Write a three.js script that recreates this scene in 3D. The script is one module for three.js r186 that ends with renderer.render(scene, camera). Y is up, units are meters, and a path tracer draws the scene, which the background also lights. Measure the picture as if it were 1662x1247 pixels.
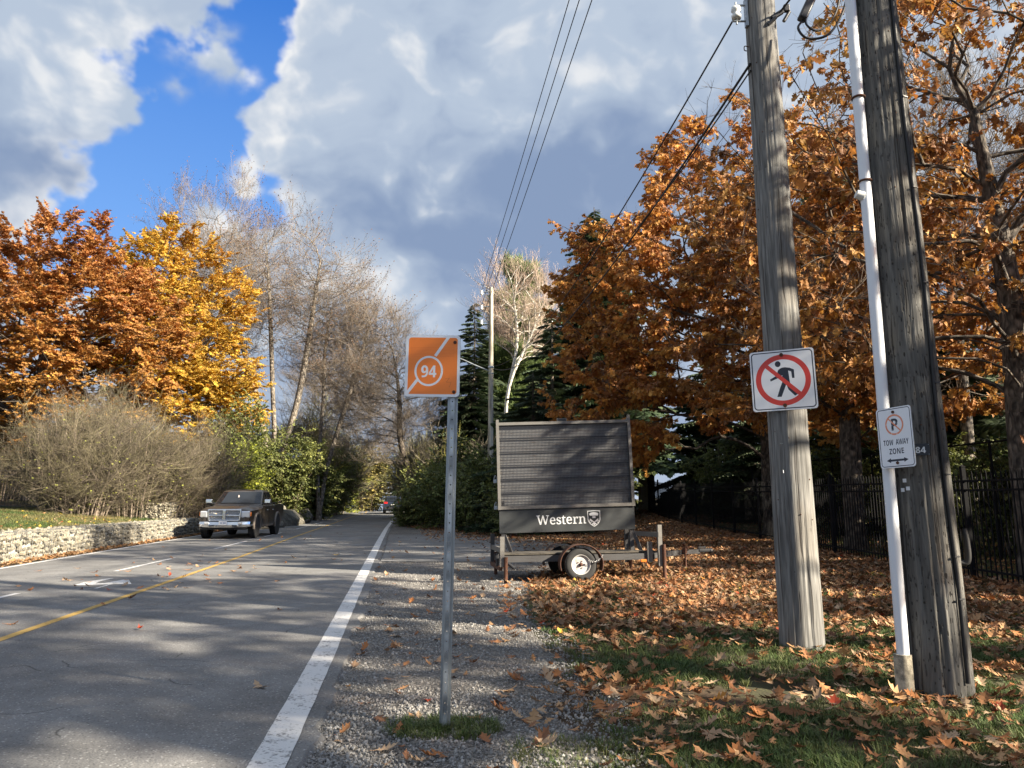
import * as THREE from 'three';
import { mergeGeometries, toCreasedNormals, mergeVertices } from 'three/addons/utils/BufferGeometryUtils.js';
import { RoundedBoxGeometry } from 'three/addons/geometries/RoundedBoxGeometry.js';
import { ConvexGeometry } from 'three/addons/geometries/ConvexGeometry.js';
import { ImprovedNoise } from 'three/addons/math/ImprovedNoise.js';

// ---------------------------------------------------------------- camera, sky, sun, exposure
const scene = new THREE.Scene();
const camera = new THREE.PerspectiveCamera(53.06, 4 / 3, 0.1, 900);
camera.position.set(0, 1.4, 0);
camera.rotation.set(THREE.MathUtils.degToRad(10.65), 0, 0);
const renderer = new THREE.WebGLRenderer({ antialias: true });
renderer.toneMapping = THREE.LinearToneMapping;
renderer.toneMappingExposure = 4.0;
renderer.shadowMap.enabled = true;
const EXPOSURE = renderer.toneMappingExposure;

const SUN_AZIMUTH = 117, SUN_HEIGHT = 25.5;          // degrees right of the viewing direction; degrees above the horizon
const sunDir = new THREE.Vector3(Math.sin(SUN_AZIMUTH * Math.PI / 180), 0, -Math.cos(SUN_AZIMUTH * Math.PI / 180)).multiplyScalar(Math.cos(SUN_HEIGHT * Math.PI / 180));
sunDir.y = Math.sin(SUN_HEIGHT * Math.PI / 180);
const sun = new THREE.DirectionalLight(new THREE.Color(1, 0.88, 0.70), 4.9);
sun.name = 'sun';
sun.position.copy(sunDir).multiplyScalar(150);
sun.castShadow = true;
sun.shadow.radius = 1.6;
Object.assign(sun.shadow.camera, { left: -70, right: 70, top: 70, bottom: -40, near: 1, far: 400 });
sun.shadow.mapSize.set(4096, 4096);
scene.add(sun, sun.target);

// ---------------------------------------------------------------- random numbers and noise
function rng(seed) { let a = seed >>> 0; return () => { a = (a + 0x6D2B79F5) >>> 0; let t = a; t = Math.imul(t ^ (t >>> 15), t | 1); t ^= t + Math.imul(t ^ (t >>> 7), t | 61); return ((t ^ (t >>> 14)) >>> 0) / 4294967296; }; }
const perlin = new ImprovedNoise();
const { lerp, clamp, smoothstep, degToRad: rad } = THREE.MathUtils;
const N3 = (x, y, z = 0) => perlin.noise(x + 31.7, y + 17.3, z + 7.1);
function fbm(x, y, z, o = 4) { let s = 0, a = 0.5; for (let i = 0; i < o; i++) { s += a * N3(x, y, z); x = x * 2.03 + 5.1; y = y * 2.03 + 1.7; z = z * 2.03 + 3.3; a *= 0.5; } return s; }
const V = (x, y, z) => new THREE.Vector3(x, y, z);

// the sky: blue air with a deck of broken cumulus; the gap to the left of the road is open
{
  const W = 4096, H = 2048, data = new Float32Array(W * H * 4);
  const gap = [[-28.6, 26.7], [-29.3, 28.9], [-27.7, 30.8], [-25.2, 31.2], [-22.1, 31.0], [-21.8, 34.1], [-21.3, 38], [-18.6, 38.5], [-18.9, 32.7], [-21.7, 28.8], [-21.1, 26.1], [-19.5, 25.1], [-18.4, 22.8], [-22.3, 21.5], [-25.5, 19], [-31.2, 17.5], [-30.5, 21.5], [-30.8, 23.5]];
  const sd = (x, y) => {                               // degrees inside the cloud deck (positive) or in the gap (negative)
    let d = 1e9, inside = false;
    for (let i = 0, j = gap.length - 1; i < gap.length; j = i++) {
      const [ax, ay] = gap[j], [bx, by] = gap[i], ex = bx - ax, ey = by - ay, t = clamp(((x - ax) * ex + (y - ay) * ey) / (ex * ex + ey * ey), 0, 1);
      d = Math.min(d, (x - ax - ex * t) ** 2 + (y - ay - ey * t) ** 2);
      if ((ay > y) !== (by > y) && x < ex * (y - ay) / ey + ax) inside = !inside;
    }
    return Math.sqrt(d) * (inside ? -1 : 1);
  };
  const puffs = [[-20.3, 25.0, 1.5, 1.25], [-26.4, 28.8, 1.2, 0.5], [-22.4, 20.3, 2.4, 1.3], [-24.2, 31.8, 2.6, 0.9], [-20.6, 31.2, 1.5, 0.55]];
  // broad light and dark masses of the deck: azimuth, elevation, width, height, strength
  const masses = [[-36, 29.5, 3, 3, 0.5], [-30, 27, 2.0, 2.4, 0.5], [-18.5, 32.5, 3, 5, 0.4], [5.7, 32, 3.2, 2.6, 0.6], [14, 37, 9, 4, 0.35], [-26, 37, 8, 4, 0.12], [-34, 35, 6, 4, -0.25], [-11, 24, 7, 5, -0.12], [-4, 20.5, 9, 5, -0.75], [7, 24, 7, 4.5, -0.5], [-33, 22.5, 4.5, 4, -0.5], [-2, 30, 4, 3, 0.18], [-13, 16, 6, 3, 0.35], [3, 14, 9, 4, 0.1], [26, 27, 10, 7, 0.2]];
  const white = [0.86, 0.865, 0.87], mid = [0.46, 0.545, 0.67], dark = [0.235, 0.32, 0.49];
  const row = new Float32Array(3);
  const look = (el, th) => {
    const ce = Math.cos(el * Math.PI / 180), y = Math.sin(el * Math.PI / 180), x = Math.cos(th) * ce, z = Math.sin(th) * ce;
    const az = Math.atan2(x, -z) * 180 / Math.PI, h = clamp((el - 13) / 24, 0, 1);
    row[0] = lerp(0.235, 0.048, h); row[1] = lerp(0.49, 0.20, h); row[2] = lerp(0.97, 0.66, h);
    const q = 1 / (y + 0.22), u = x * q, v = z * q;     // the deck lies flat overhead, so its lumps crowd together towards the horizon
    const warp = fbm(x * 7, y * 7, z * 7, 4), warp2 = fbm(x * 7 + 9, y * 7, z * 7, 4);
    const big = fbm(u * 0.8, v * 0.8, 2.2, 3), front = Math.abs(az) < 60 && el < 55;
    let d = front ? sd(az + warp * 6, el + warp2 * 6) - 0.3 : 9;
    d = clamp(d / 7, -1, 1);
    if (Math.abs(az) > 38 || el > 42) d = Math.min(d, 0.4 + big * 1.6 + Math.max(0, 1 - Math.max(0, Math.abs(az) - 38, el - 42) / 12));
    const fine = fbm(x * 28, y * 34, z * 28, 6);
    let dens = d * 1.9 + fine * 0.75;
    for (const [pa, pe, pr, k] of puffs) { const g = Math.exp(-(((az - pa + warp * 3) / pr) ** 2 + ((el - pe + warp2 * 3) / (pr * 0.75)) ** 2)); if (g > 0.02) dens = Math.max(dens, g * k * (0.5 + 1.1 * fine)); }
    const alpha = smoothstep(dens, 0.03, 0.42);
    if (alpha > 0) {
      const body = smoothstep(dens, 0.2, 1.1), lump = fbm(u * 0.9 + warp * 0.5, v * 0.9 + 3, 5.5, 4), relief = fbm(x * 13 + warp, y * 18 + warp2, z * 13, 6);
      let m = 0; if (front) for (const [ma, me, mw, mh, k] of masses) m += k * Math.exp(-(((az - ma + warp * 7) / mw) ** 2 + ((el - me + warp2 * 6) / mh) ** 2));
      const b = clamp(0.52 + lump * 0.8 + relief * 0.6 + m * 0.8 + 0.15 * (el - 25) / 20, 0, 1);
      const crest = clamp((1 - body) * (0.40 + 1.7 * relief + warp * 0.9) + smoothstep(0.35 + m * 0.55 + relief * 1.1 + lump * 0.5, 0.45, 0.95) * 0.85, 0, 1);
      for (let k = 0; k < 3; k++) row[k] = lerp(row[k], lerp(lerp(dark[k], mid[k], smoothstep(b, 0.05, 0.75)), white[k], crest * 0.9), alpha);
    }
    const low = Math.exp(-el / 5) * 0.6;               // bright air along the horizon
    row[0] = lerp(row[0], 0.62, low); row[1] = lerp(row[1], 0.69, low); row[2] = lerp(row[2], 0.82, low);
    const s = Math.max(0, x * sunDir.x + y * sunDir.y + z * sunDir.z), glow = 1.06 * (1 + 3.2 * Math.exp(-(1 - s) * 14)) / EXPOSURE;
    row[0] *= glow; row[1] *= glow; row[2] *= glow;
  };
  const angle = (c) => ((c + 0.5) / W - 0.5) * 2 * Math.PI, height = (r) => ((r + 0.5) / H - 0.5) * 180, B = 8;
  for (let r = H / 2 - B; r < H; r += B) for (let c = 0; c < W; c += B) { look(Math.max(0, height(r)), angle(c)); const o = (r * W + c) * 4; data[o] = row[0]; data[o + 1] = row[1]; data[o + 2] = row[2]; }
  for (let r = 0; r < H; r++) for (let c = 0; c < W; c++) {
    const o = (r * W + c) * 4, el = height(r), th = angle(c), off = Math.abs(th + Math.PI / 2) * 180 / Math.PI; data[o + 3] = 1;
    if (r < H / 2 - B) { data[o] = 0.2; data[o + 1] = 0.22; data[o + 2] = 0.26; continue; }
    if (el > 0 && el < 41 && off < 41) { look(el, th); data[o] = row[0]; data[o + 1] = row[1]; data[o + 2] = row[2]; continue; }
    const r0 = r - r % B, c0 = c - c % B, fr = (r % B) / B, fc = (c % B) / B; if (!fr && !fc) continue;      // smooth between the coarse samples
    const r1 = Math.min(r0 + B, H - B), c1 = (c0 + B) % W;
    for (let k = 0; k < 3; k++) data[o + k] = lerp(lerp(data[(r0 * W + c0) * 4 + k], data[(r0 * W + c1) * 4 + k], fc), lerp(data[(r1 * W + c0) * 4 + k], data[(r1 * W + c1) * 4 + k], fc), fr);
  }
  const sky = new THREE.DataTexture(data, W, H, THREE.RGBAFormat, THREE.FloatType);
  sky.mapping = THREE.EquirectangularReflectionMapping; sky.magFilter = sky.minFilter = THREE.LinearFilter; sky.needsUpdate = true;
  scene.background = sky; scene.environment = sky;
}

// ---------------------------------------------------------------- naming
const taken = new Map();
function numbered(name) { const n = taken.get(name) ?? 0; taken.set(name, n + 1); return n ? name + '_' + String(n).padStart(3, '0') : name; }
function shade(o) { o.traverse((m) => { if (m.isMesh) { m.castShadow = true; m.receiveShadow = true; } }); return o; }
function tag(o, label, category, group) { o.userData = { label, category }; if (group) o.userData.group = group; return o; }
function thing(name, label, category, pos = [0, 0, 0], turn = 0, group) {
  const o = new THREE.Group(); o.name = numbered(name); o.position.set(...pos); o.rotation.y = turn; scene.add(o);
  return tag(o, label, category, group);
}
function part(parent, name, geo, mat, pos, kind) {
  const m = new THREE.Mesh(Array.isArray(geo) ? merge(geo) : geo, mat); m.name = name; if (pos) m.position.set(...pos); if (kind) m.userData.kind = kind;
  m.castShadow = m.receiveShadow = true; parent.add(m); return m;
}
function single(name, geo, mat, label, category, group) { const m = part(scene, numbered(name), geo, mat); return tag(m, label, category, group); }
function structure(name, geo, mat) { const m = part(scene, name, geo, mat); m.userData.kind = 'structure'; return m; }
function copies(parent, name, geo, mat, list, colors, kind = 'stuff') {
  const m = new THREE.InstancedMesh(geo, mat, list.length); m.name = name;
  list.forEach((t, i) => m.setMatrixAt(i, t)); if (colors) colors.forEach((c, i) => m.setColorAt(i, c));
  m.castShadow = m.receiveShadow = true; if (kind) m.userData.kind = kind; parent.add(m); return m;
}
function merge(list) {
  const keys = ['position', 'normal', 'uv'], anyColor = list.some((g) => g.attributes.color);
  return mergeGeometries(list.map((g) => { const k = g.index ? g.toNonIndexed() : g; for (const n of Object.keys(k.attributes)) if (!keys.includes(n) && !(n === 'color' && anyColor)) k.deleteAttribute(n); if (!k.attributes.uv) k.setAttribute('uv', new THREE.BufferAttribute(new Float32Array(k.attributes.position.count * 2), 2)); return k; }));
}
const M4 = (p, e = [0, 0, 0], s = 1) => new THREE.Matrix4().compose(Array.isArray(p) ? V(...p) : p, new THREE.Quaternion().setFromEuler(new THREE.Euler(...e)), typeof s === 'number' ? V(s, s, s) : V(...s));
function box(w, h, d, x = 0, y = 0, z = 0, r = 0, e) { const g = r ? new RoundedBoxGeometry(w, h, d, 2, r) : new THREE.BoxGeometry(w, h, d); if (e) g.applyMatrix4(M4([0, 0, 0], e)); return g.translate(x, y, z); }
function rod(a, b, r0, r1 = r0, sides = 8) {            // a round bar from a to b
  const d = V(...b).sub(V(...a)), g = new THREE.CylinderGeometry(r1, r0, d.length(), sides, 1);
  g.translate(0, d.length() / 2, 0); g.applyQuaternion(new THREE.Quaternion().setFromUnitVectors(V(0, 1, 0), d.normalize())); return g.translate(...a);
}
function bar(a, b, w, h) {                              // a square bar from a to b
  const A = V(...a), B = V(...b), d = B.clone().sub(A), L = d.length(), g = new THREE.BoxGeometry(w, h, L); g.translate(0, 0, L / 2);
  const m = new THREE.Matrix4().lookAt(B, A, Math.abs(d.y) > 0.95 * L ? V(0, 0, 1) : V(0, 1, 0)); g.applyMatrix4(m); return g.translate(...a);
}
function tube(pts, r, sides = 6, seg) { const c = new THREE.CatmullRomCurve3(pts.map((p) => Array.isArray(p) ? V(...p) : p)); return new THREE.TubeGeometry(c, seg ?? pts.length * 4, r, sides, false); }
function sheet(shape2d) { const g = new THREE.ShapeGeometry(shape2d); return g; }

// ---------------------------------------------------------------- textures and materials
function tileNoise(seed) {                              // value noise that repeats every `per` cells
  const R = rng(seed), T = Float32Array.from({ length: 65536 }, () => R());
  return (x, y, per) => {
    const ix = Math.floor(x), iy = Math.floor(y), fx = x - ix, fy = y - iy, sx = fx * fx * (3 - 2 * fx), sy = fy * fy * (3 - 2 * fy);
    const w = (a) => ((a % per) + per) % per, at = (a, b) => T[(w(a) * 157 + w(b) * 1013 + per * 31) & 65535];
    return lerp(lerp(at(ix, iy), at(ix + 1, iy), sx), lerp(at(ix, iy + 1), at(ix + 1, iy + 1), sx), sy);
  };
}
function paint(w, h, fn, srgb = true) {                 // fn(u, v) -> linear-ish sRGB 0..1 triple
  const d = new Uint8Array(w * h * 4);
  for (let y = 0; y < h; y++) for (let x = 0; x < w; x++) { const c = fn(x / w, y / h, x, y), o = (y * w + x) * 4; if (typeof c === 'number') d[o] = d[o + 1] = d[o + 2] = clamp(c, 0, 1) * 255; else for (let k = 0; k < 3; k++) d[o + k] = clamp(c[k], 0, 1) * 255; d[o + 3] = 255; }
  const t = new THREE.DataTexture(d, w, h); t.wrapS = t.wrapT = THREE.RepeatWrapping; t.magFilter = THREE.LinearFilter; t.minFilter = THREE.LinearMipmapLinearFilter; t.generateMipmaps = true;
  if (srgb) t.colorSpace = THREE.SRGBColorSpace; t.needsUpdate = true; return t;
}
function sized(t, u, v = u) { const k = t.clone(); k.repeat.set(1 / u, 1 / v); k.needsUpdate = true; return k; }
const mix3 = (a, b, t) => [lerp(a[0], b[0], t), lerp(a[1], b[1], t), lerp(a[2], b[2], t)];
const canvasTex = (w, h, draw) => { const c = document.createElement('canvas'); c.width = w; c.height = h; draw(c.getContext('2d'), w, h); const t = new THREE.CanvasTexture(c); t.colorSpace = THREE.SRGBColorSpace; t.magFilter = THREE.LinearFilter; return t; };
const mat = (color, roughness = 0.8, extra = {}) => new THREE.MeshStandardMaterial({ color: Array.isArray(color) ? new THREE.Color().setRGB(...color) : color, roughness, ...extra });
const tn = tileNoise(5);
const tfbm = (u, v, per, o = 4) => { let s = 0, a = 0.5; for (let i = 0; i < o; i++) { s += a * tn(u * per, v * per, per); per *= 2; a *= 0.5; } return s / (1 - Math.pow(0.5, o)); };
const crackSet = (seed, n, step, turn) => {             // wandering cracks in a unit square that wraps
  const R = rng(seed), set = [];
  for (let i = 0; i < n; i++) { let x = R(), y = R(), a = R() * 6.28; const L = 20 + R() * 120; for (let k = 0; k < L; k++) { a += (R() - 0.5) * turn; x += Math.cos(a) * step; y += Math.sin(a) * step; set.push([((x % 1) + 1) % 1, ((y % 1) + 1) % 1, 0.6 + R() * 0.8]); } }
  return set;
};
const T = {};
{
  const S = 1024, cr = new Uint8Array(S * S);
  for (const [x, y, w] of crackSet(77, 26, 0.0011, 0.34)) for (let dx = -1; dx <= 1; dx++) for (let dy = -1; dy <= 1; dy++) { const px = (Math.floor(x * S) + dx + S) % S, py = (Math.floor(y * S) + dy + S) % S; cr[py * S + px] = Math.max(cr[py * S + px], (dx || dy ? 70 : 230) * w * 0.8); }
  const R = rng(4), grain = Float32Array.from({ length: S * S }, () => R());
  T.asphalt = paint(S, S, (u, v, x, y) => {
    const broad = tfbm(u, v, 6, 5) - 0.5, streak = tfbm(u * 1, v, 24, 3) - 0.5, g = grain[y * S + x], g2 = grain[((y >> 1) * S + (x >> 1))];
    let k = 0.415 + broad * 0.15 + streak * 0.05 + (g - 0.5) * 0.10 + (g2 > 0.965 ? 0.16 : g2 < 0.05 ? -0.09 : 0);
    k *= 1 - cr[y * S + x] / 255 * 0.75;
    return [k * 1.0, k * 0.995, k * 0.985];
  });
  T.asphaltBump = paint(1024, 1024, (u, v, x, y) => 0.5 + (grain[y * S + x] - 0.5) * 0.5 + (grain[(y >> 1) * S + (x >> 1)] - 0.5) * 0.5 - cr[y * S + x] / 255 * 0.5, false);
  T.gravel = paint(1024, 1024, (u, v, x, y) => {
    const broad = tfbm(u, v, 5, 5) - 0.5, g = grain[(y >> 1) * S + (x >> 1)], g3 = grain[((y >> 2) + 9) * S + (x >> 2) + 7], g0 = grain[(y * S + x + 3) % (S * S)];
    const k = 0.43 + broad * 0.26 + (g - 0.5) * 0.22 + (g3 - 0.5) * 0.2 + (g0 - 0.5) * 0.1;
    return [k * 1.0, k * 0.965, k * 0.92];
  });
  T.gravelBump = paint(1024, 1024, (u, v, x, y) => 0.5 + (grain[(y >> 1) * S + (x >> 1)] - 0.5) * 0.5 + (grain[((y >> 2) + 9) * S + (x >> 2) + 7] - 0.5) * 0.7, false);
  T.soil = paint(1024, 1024, (u, v, x, y) => {
    const a = tfbm(u, v, 7, 5), b = tfbm(u + 0.31, v + 0.7, 28, 4), g = grain[(y >> 1) * S + (x >> 1)] - 0.5;
    const c = mix3([0.27, 0.21, 0.145], [0.23, 0.225, 0.125], smoothstep(a * 0.6 + b * 0.4, 0.42, 0.58)), k = 1 + g * 0.5 + (b - 0.5) * 0.5;
    return [c[0] * k, c[1] * k, c[2] * k];
  });
  const wood = (pits, seed) => {
    const W = 1024, HH = 1024, Rp = rng(seed), dark = new Float32Array(W * HH);
    for (let i = 0; i < pits; i++) { const px = Rp() * W, py = Rp() * HH, w = 1.2 + Rp() * Rp() * 6, h = 2.5 + Rp() * Rp() * 15; for (let y = -h; y < h; y++) for (let x = -w; x < w; x++) { const q = 1 - (x / w) ** 2 - (y / h) ** 2; if (q > 0) { const X = ((px + x) % W + W) % W | 0, Y = ((py + y) % HH + HH) % HH | 0; dark[Y * W + X] = Math.max(dark[Y * W + X], Math.min(1, q * 2.2) * (0.35 + 0.65 * ((i * 0.618) % 1))); } } }
    const f = (u, v) => { const wv = u + 0.004 * Math.sin(v * 6.283 * 2) + (tn(u * 8, v * 8, 8) - 0.5) * 0.012; return tn(wv * 64, v * 8, 64) * 0.4 + tn(wv * 128, v * 16, 128) * 0.35 + tn(wv * 256, v * 32, 256) * 0.25; };
    const crack = (u, v) => { const wv = u + (tn(u * 8, v * 8, 8) - 0.5) * 0.02; return smoothstep(tn(wv * 64, v * 4, 64) * 0.65 + tn(wv * 256, v * 8, 256) * 0.35, 0.70, 0.80); };
    const map = paint(W, HH, (u, v, x, y) => {
      const g = f(u, v), b = tfbm(u, v, 4, 4), c = crack(u, v), d = dark[y * W + x];
      let col = mix3([0.37, 0.365, 0.355], [0.60, 0.592, 0.575], clamp((g - 0.5) * 1.5 + 0.42 + (b - 0.5) * 0.8, 0, 1));
      col = mix3(col, [0.44, 0.41, 0.37], smoothstep(b, 0.56, 0.72) * 0.35);
      col = mix3(col, [0.17, 0.145, 0.125], c * 0.6); return mix3(col, [0.10, 0.085, 0.075], d * 0.72);
    });
    const bump = paint(W, HH, (u, v, x, y) => 0.45 + f(u, v) * 0.45 - crack(u, v) * 0.3 - dark[y * W + x] * 0.7, false);
    return [map, bump];
  };
  [T.pole, T.poleBump] = wood(24, 11); [T.poleOld, T.poleOldBump] = wood(1500, 23);
  T.barkX = null; T.bark = paint(256, 512, (u, v) => { const r = tn(u * 16 + (tn(u * 8, v * 8, 8) - 0.5) * 3, v * 8, 16), b = tfbm(u, v, 8, 4), k = 0.62 + (r - 0.5) * 0.5 + (b - 0.5) * 0.6; return [k, k, k]; });
  T.barkBump = paint(256, 512, (u, v) => tn(u * 16 + (tn(u * 8, v * 8, 8) - 0.5) * 3, v * 8, 16) * 0.7 + tfbm(u, v, 16, 3) * 0.3, false);
  T.birch = paint(256, 512, (u, v) => { const d = smoothstep(tn(u * 4, v * 64, 64), 0.80, 0.9) + smoothstep(tfbm(u, v, 8, 3), 0.64, 0.72) * 0.8, b = tfbm(u, v, 8, 3); return mix3([0.80 + b * 0.12, 0.78 + b * 0.12, 0.74 + b * 0.1], [0.16, 0.14, 0.12], clamp(d, 0, 1)); });
  T.metal = paint(256, 256, (u, v) => { const k = 0.82 + (tfbm(u, v, 8, 5) - 0.5) * 0.5; return [k, k, k]; });
  T.rust = paint(256, 256, (u, v) => { const b = tfbm(u, v, 8, 5), c = tfbm(u + 0.4, v + 0.2, 32, 3); return mix3(mix3([0.22, 0.13, 0.09], [0.45, 0.27, 0.17], b), [0.30, 0.29, 0.28], smoothstep(c, 0.58, 0.7)); });
  T.worn = paint(512, 512, (u, v) => { const b = tfbm(u, v, 8, 5), c = tfbm(u + 0.4, v + 0.2, 64, 3), r = smoothstep(b * 0.5 + c * 0.5, 0.57, 0.66); return mix3([1, 1, 1], [0.62, 0.5, 0.42], r * 0.55).map((k) => k * (0.86 + c * 0.22)); });
  T.stone = paint(512, 512, (u, v) => { const b = tfbm(u, v, 8, 6), c = tfbm(u + 0.4, v + 0.2, 64, 2), k = 0.74 + (b - 0.5) * 0.55 + (c - 0.5) * 0.2; return [k, k * 0.985, k * 0.94]; });
  T.plank = paint(256, 1024, (u, v) => { const g = tn((u + (tn(u * 4, v * 8, 8) - 0.5) * 0.06) * 32, v * 8, 32) * 0.6 + tn(u * 64, v * 32, 64) * 0.4, b = tfbm(u, v, 4, 4), k = 0.46 + (g - 0.5) * 0.34 + (b - 0.5) * 0.4; return [k, k * 0.97, k * 0.92]; });
  T.paintLine = paint(512, 512, (u, v, x, y) => { const b = tfbm(u, v, 8, 5), c = tfbm(u + 0.3, v, 64, 3), g = grain[y * S + x], k = 0.86 - smoothstep(c * 0.6 + b * 0.4, 0.56, 0.72) * 0.30 + (g - 0.5) * 0.1; return [k, k, k]; });
  T.fine = paint(512, 512, (u, v) => tfbm(u, v, 64, 3), false);
}
const col3 = (r, g, b) => new THREE.Color().setRGB(r, g, b);
const M = {
  asphalt: mat([1, 1, 1], 0.88, { map: sized(T.asphalt, 5.3), bumpMap: sized(T.asphaltBump, 5.3), bumpScale: 0.004 }),
  gravel: mat([0.92, 0.92, 0.92], 0.95, { map: sized(T.gravel, 5), bumpMap: sized(T.gravelBump, 5), bumpScale: 0.012 }),
  soil: mat([1, 1, 1], 1, { map: sized(T.soil, 7) }),
  white: mat([0.80, 0.80, 0.79], 0.7, { map: sized(T.paintLine, 1.1) }),
  yellow: mat([0.62, 0.40, 0.10], 0.7, { map: sized(T.paintLine, 1.1) }),
  pole: mat([0.84, 0.85, 0.86], 0.95, { map: T.pole, bumpMap: T.poleBump, bumpScale: 0.006 }),
  poleOld: mat([0.52, 0.52, 0.51], 0.9, { map: T.poleOld, bumpMap: T.poleOldBump, bumpScale: 0.012 }),
  bark: mat([0.20, 0.165, 0.13], 0.95, { map: sized(T.bark, 0.5, 1), bumpMap: sized(T.barkBump, 0.5, 1), bumpScale: 0.02 }),
  barkGrey: mat([0.42, 0.36, 0.29], 0.95, { map: sized(T.bark, 0.5, 1), bumpMap: sized(T.barkBump, 0.5, 1), bumpScale: 0.015 }),
  birch: mat([0.9, 0.9, 0.88], 0.8, { map: sized(T.birch, 0.6, 1.2) }),
  twig: mat([0.24, 0.19, 0.145], 0.95), twigPale: mat([0.36, 0.29, 0.22], 0.95),
  galv: mat([0.46, 0.50, 0.52], 0.42, { metalness: 0.75, map: sized(T.metal, 0.5) }),
  steel: mat([0.5, 0.5, 0.5], 0.35, { metalness: 0.9 }),
  rust: mat([1, 1, 1], 0.85, { map: sized(T.rust, 0.4), metalness: 0.2 }),
  blackPaint: mat([0.018, 0.019, 0.022], 0.45), fenceBlack: new THREE.MeshPhysicalMaterial({ color: col3(0.006, 0.006, 0.007), roughness: 0.85, specularIntensity: 0.35 }), fenceGrey: mat([0.045, 0.043, 0.042], 0.55),
  rubber: mat([0.022, 0.022, 0.022], 0.85), wire: mat([0.012, 0.012, 0.013], 0.6), chrome: mat([0.78, 0.79, 0.8], 0.12, { metalness: 1 }),
  pvc: mat([0.66, 0.69, 0.73], 0.4), insulator: mat([0.62, 0.63, 0.6], 0.2), concrete: mat([0.60, 0.56, 0.48], 0.95, { map: sized(T.stone, 0.8) }),
};
const leafMat = (extra = {}) => new THREE.MeshPhysicalMaterial({ color: 0xffffff, roughness: 0.75, transmission: 0.42, thickness: 0, vertexColors: true, specularIntensity: 0.5, side: THREE.DoubleSide, ...extra });
M.leaf = leafMat(); M.litter = leafMat({ transmission: 0.08, roughness: 0.85 }); M.needle = leafMat({ transmission: 0.15, roughness: 0.7 }); M.grass = leafMat({ transmission: 0.3, roughness: 0.7 });
// ---------------------------------------------------------------- the lie of the land; D is the distance ahead of the camera (z = -D)
const table = (rows) => (D) => { let i = 0; while (i < rows.length - 2 && D > rows[i + 1][0]) i++; const [a, x] = rows[i], [b, y] = rows[i + 1]; return x + (y - x) * (D - a) / (b - a); };
const edgeR0 = table([[-40, 4.8], [0, -0.6], [4.41, -1.19], [5.96, -1.41], [9.03, -1.86], [15.94, -2.87], [28.2, -4.66], [42.8, -6.75], [62, -9.3], [75, -10.3], [90, -12.6], [120, -23], [170, -50]]);
const edgeR = (D) => (edgeR0(D - 2.5) + edgeR0(D) * 2 + edgeR0(D + 2.5)) / 4;        // outer side of the white edge line
const offYellow = table([[-40, 3.4], [20, 3.45], [32, 3.62], [48, 3.78], [62, 3.8], [170, 3.8]]), offDash = table([[-40, 5.3], [12, 5.22], [24, 4.9], [45, 4.75], [170, 4.8]]);
const OFF_LEFT = 7.75;
const wallX = (D) => -11.55 - 0.1317 * (D - 17.8);      // front face of the gabion wall
function roadY(D) { const d = Math.min(D, 80); return 0.033 * d + (d > 40 ? 0.0003 * (d - 40) ** 2 : 0) + Math.max(0, D - 80) * 0.006; }
function groundY(x, D) {
  let y = roadY(D);
  const dd = clamp(D, 0, 50); y += 0.0003 * dd * dd * smoothstep(x, 3, 8) + Math.max(0, x - 11) * 0.02;
  const a = wallX(D) - x;                               // metres behind the face of the wall
  if (a > 0) { y += 0.64 * smoothstep(a, 0.3, 0.75) + 0.42 * smoothstep(a, 0.7, 7) + Math.max(0, a - 8) * 0.012; if (D > 36) y += 0.9 * smoothstep(a, 0.8, 4.5) * smoothstep(D, 36, 46); }
  const r = x - edgeR(D); if (D > 38 && r > 3) y += 0.5 * smoothstep(r, 3, 9) * smoothstep(D, 38, 55);
  return y;
}
const onGround = (x, D, up = 0) => [x, groundY(x, D) + up, -D];

function grid(xs, ds, at) {                             // a sheet of quads; at(a, D) -> [x, y, z]
  const p = [], uv = [], ix = [], n = xs.length;
  for (const D of ds) for (const a of xs) { const q = at(a, D); p.push(...q); uv.push(q[0], -q[2]); }
  for (let j = 0; j < ds.length - 1; j++) for (let i = 0; i < n - 1; i++) { const k = j * n + i; ix.push(k, k + 1, k + n, k + 1, k + n + 1, k + n); }
  const g = new THREE.BufferGeometry(); g.setAttribute('position', new THREE.Float32BufferAttribute(p, 3)); g.setAttribute('uv', new THREE.Float32BufferAttribute(uv, 2)); g.setIndex(ix); g.computeVertexNormals(); return g;
}
const range = (a, b, s) => Array.from({ length: Math.round((b - a) / s) + 1 }, (_, i) => a + i * s);
{
  const xs = [...range(-200, -40, 20), ...range(-30, -4, 2), ...range(-3, -1.25, 0.25), ...range(-1, 0.3, 0.1), ...range(0.6, 11, 0.8), ...range(11.6, 34, 0.8), ...range(36, 60, 4), 80, 120, 180, 260];
  const ds = [...range(-60, -4, 4), ...range(-2, 60, 0.8), ...range(62, 100, 3), 110, 125, 150, 200, 300, 420];
  const wob = (x, D) => fbm(x * 0.5, D * 0.5, 3, 3) * 0.06 * smoothstep(Math.max(x - edgeR(D) - 2.2, wallX(D) - 0.8 - x), 0, 1.5);
  structure('ground', grid(xs, ds, (a, D) => { const x = wallX(D) + a; return [x, groundY(x, D) - 0.02 + wob(x, D), -D]; }), M.soil);
}
const roadD = [...range(-40, -1, 1.5), ...range(0, 20, 0.12), ...range(20.4, 60, 0.5), ...range(61, 170, 2)];
const ragged = (D) => 0.115 + (fbm(D * 1.6, 4.2, 0, 4)) * 0.22 + (D > 18 && D < 33 ? 0 : 0);      // broken right-hand edge of the asphalt beyond the line
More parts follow.
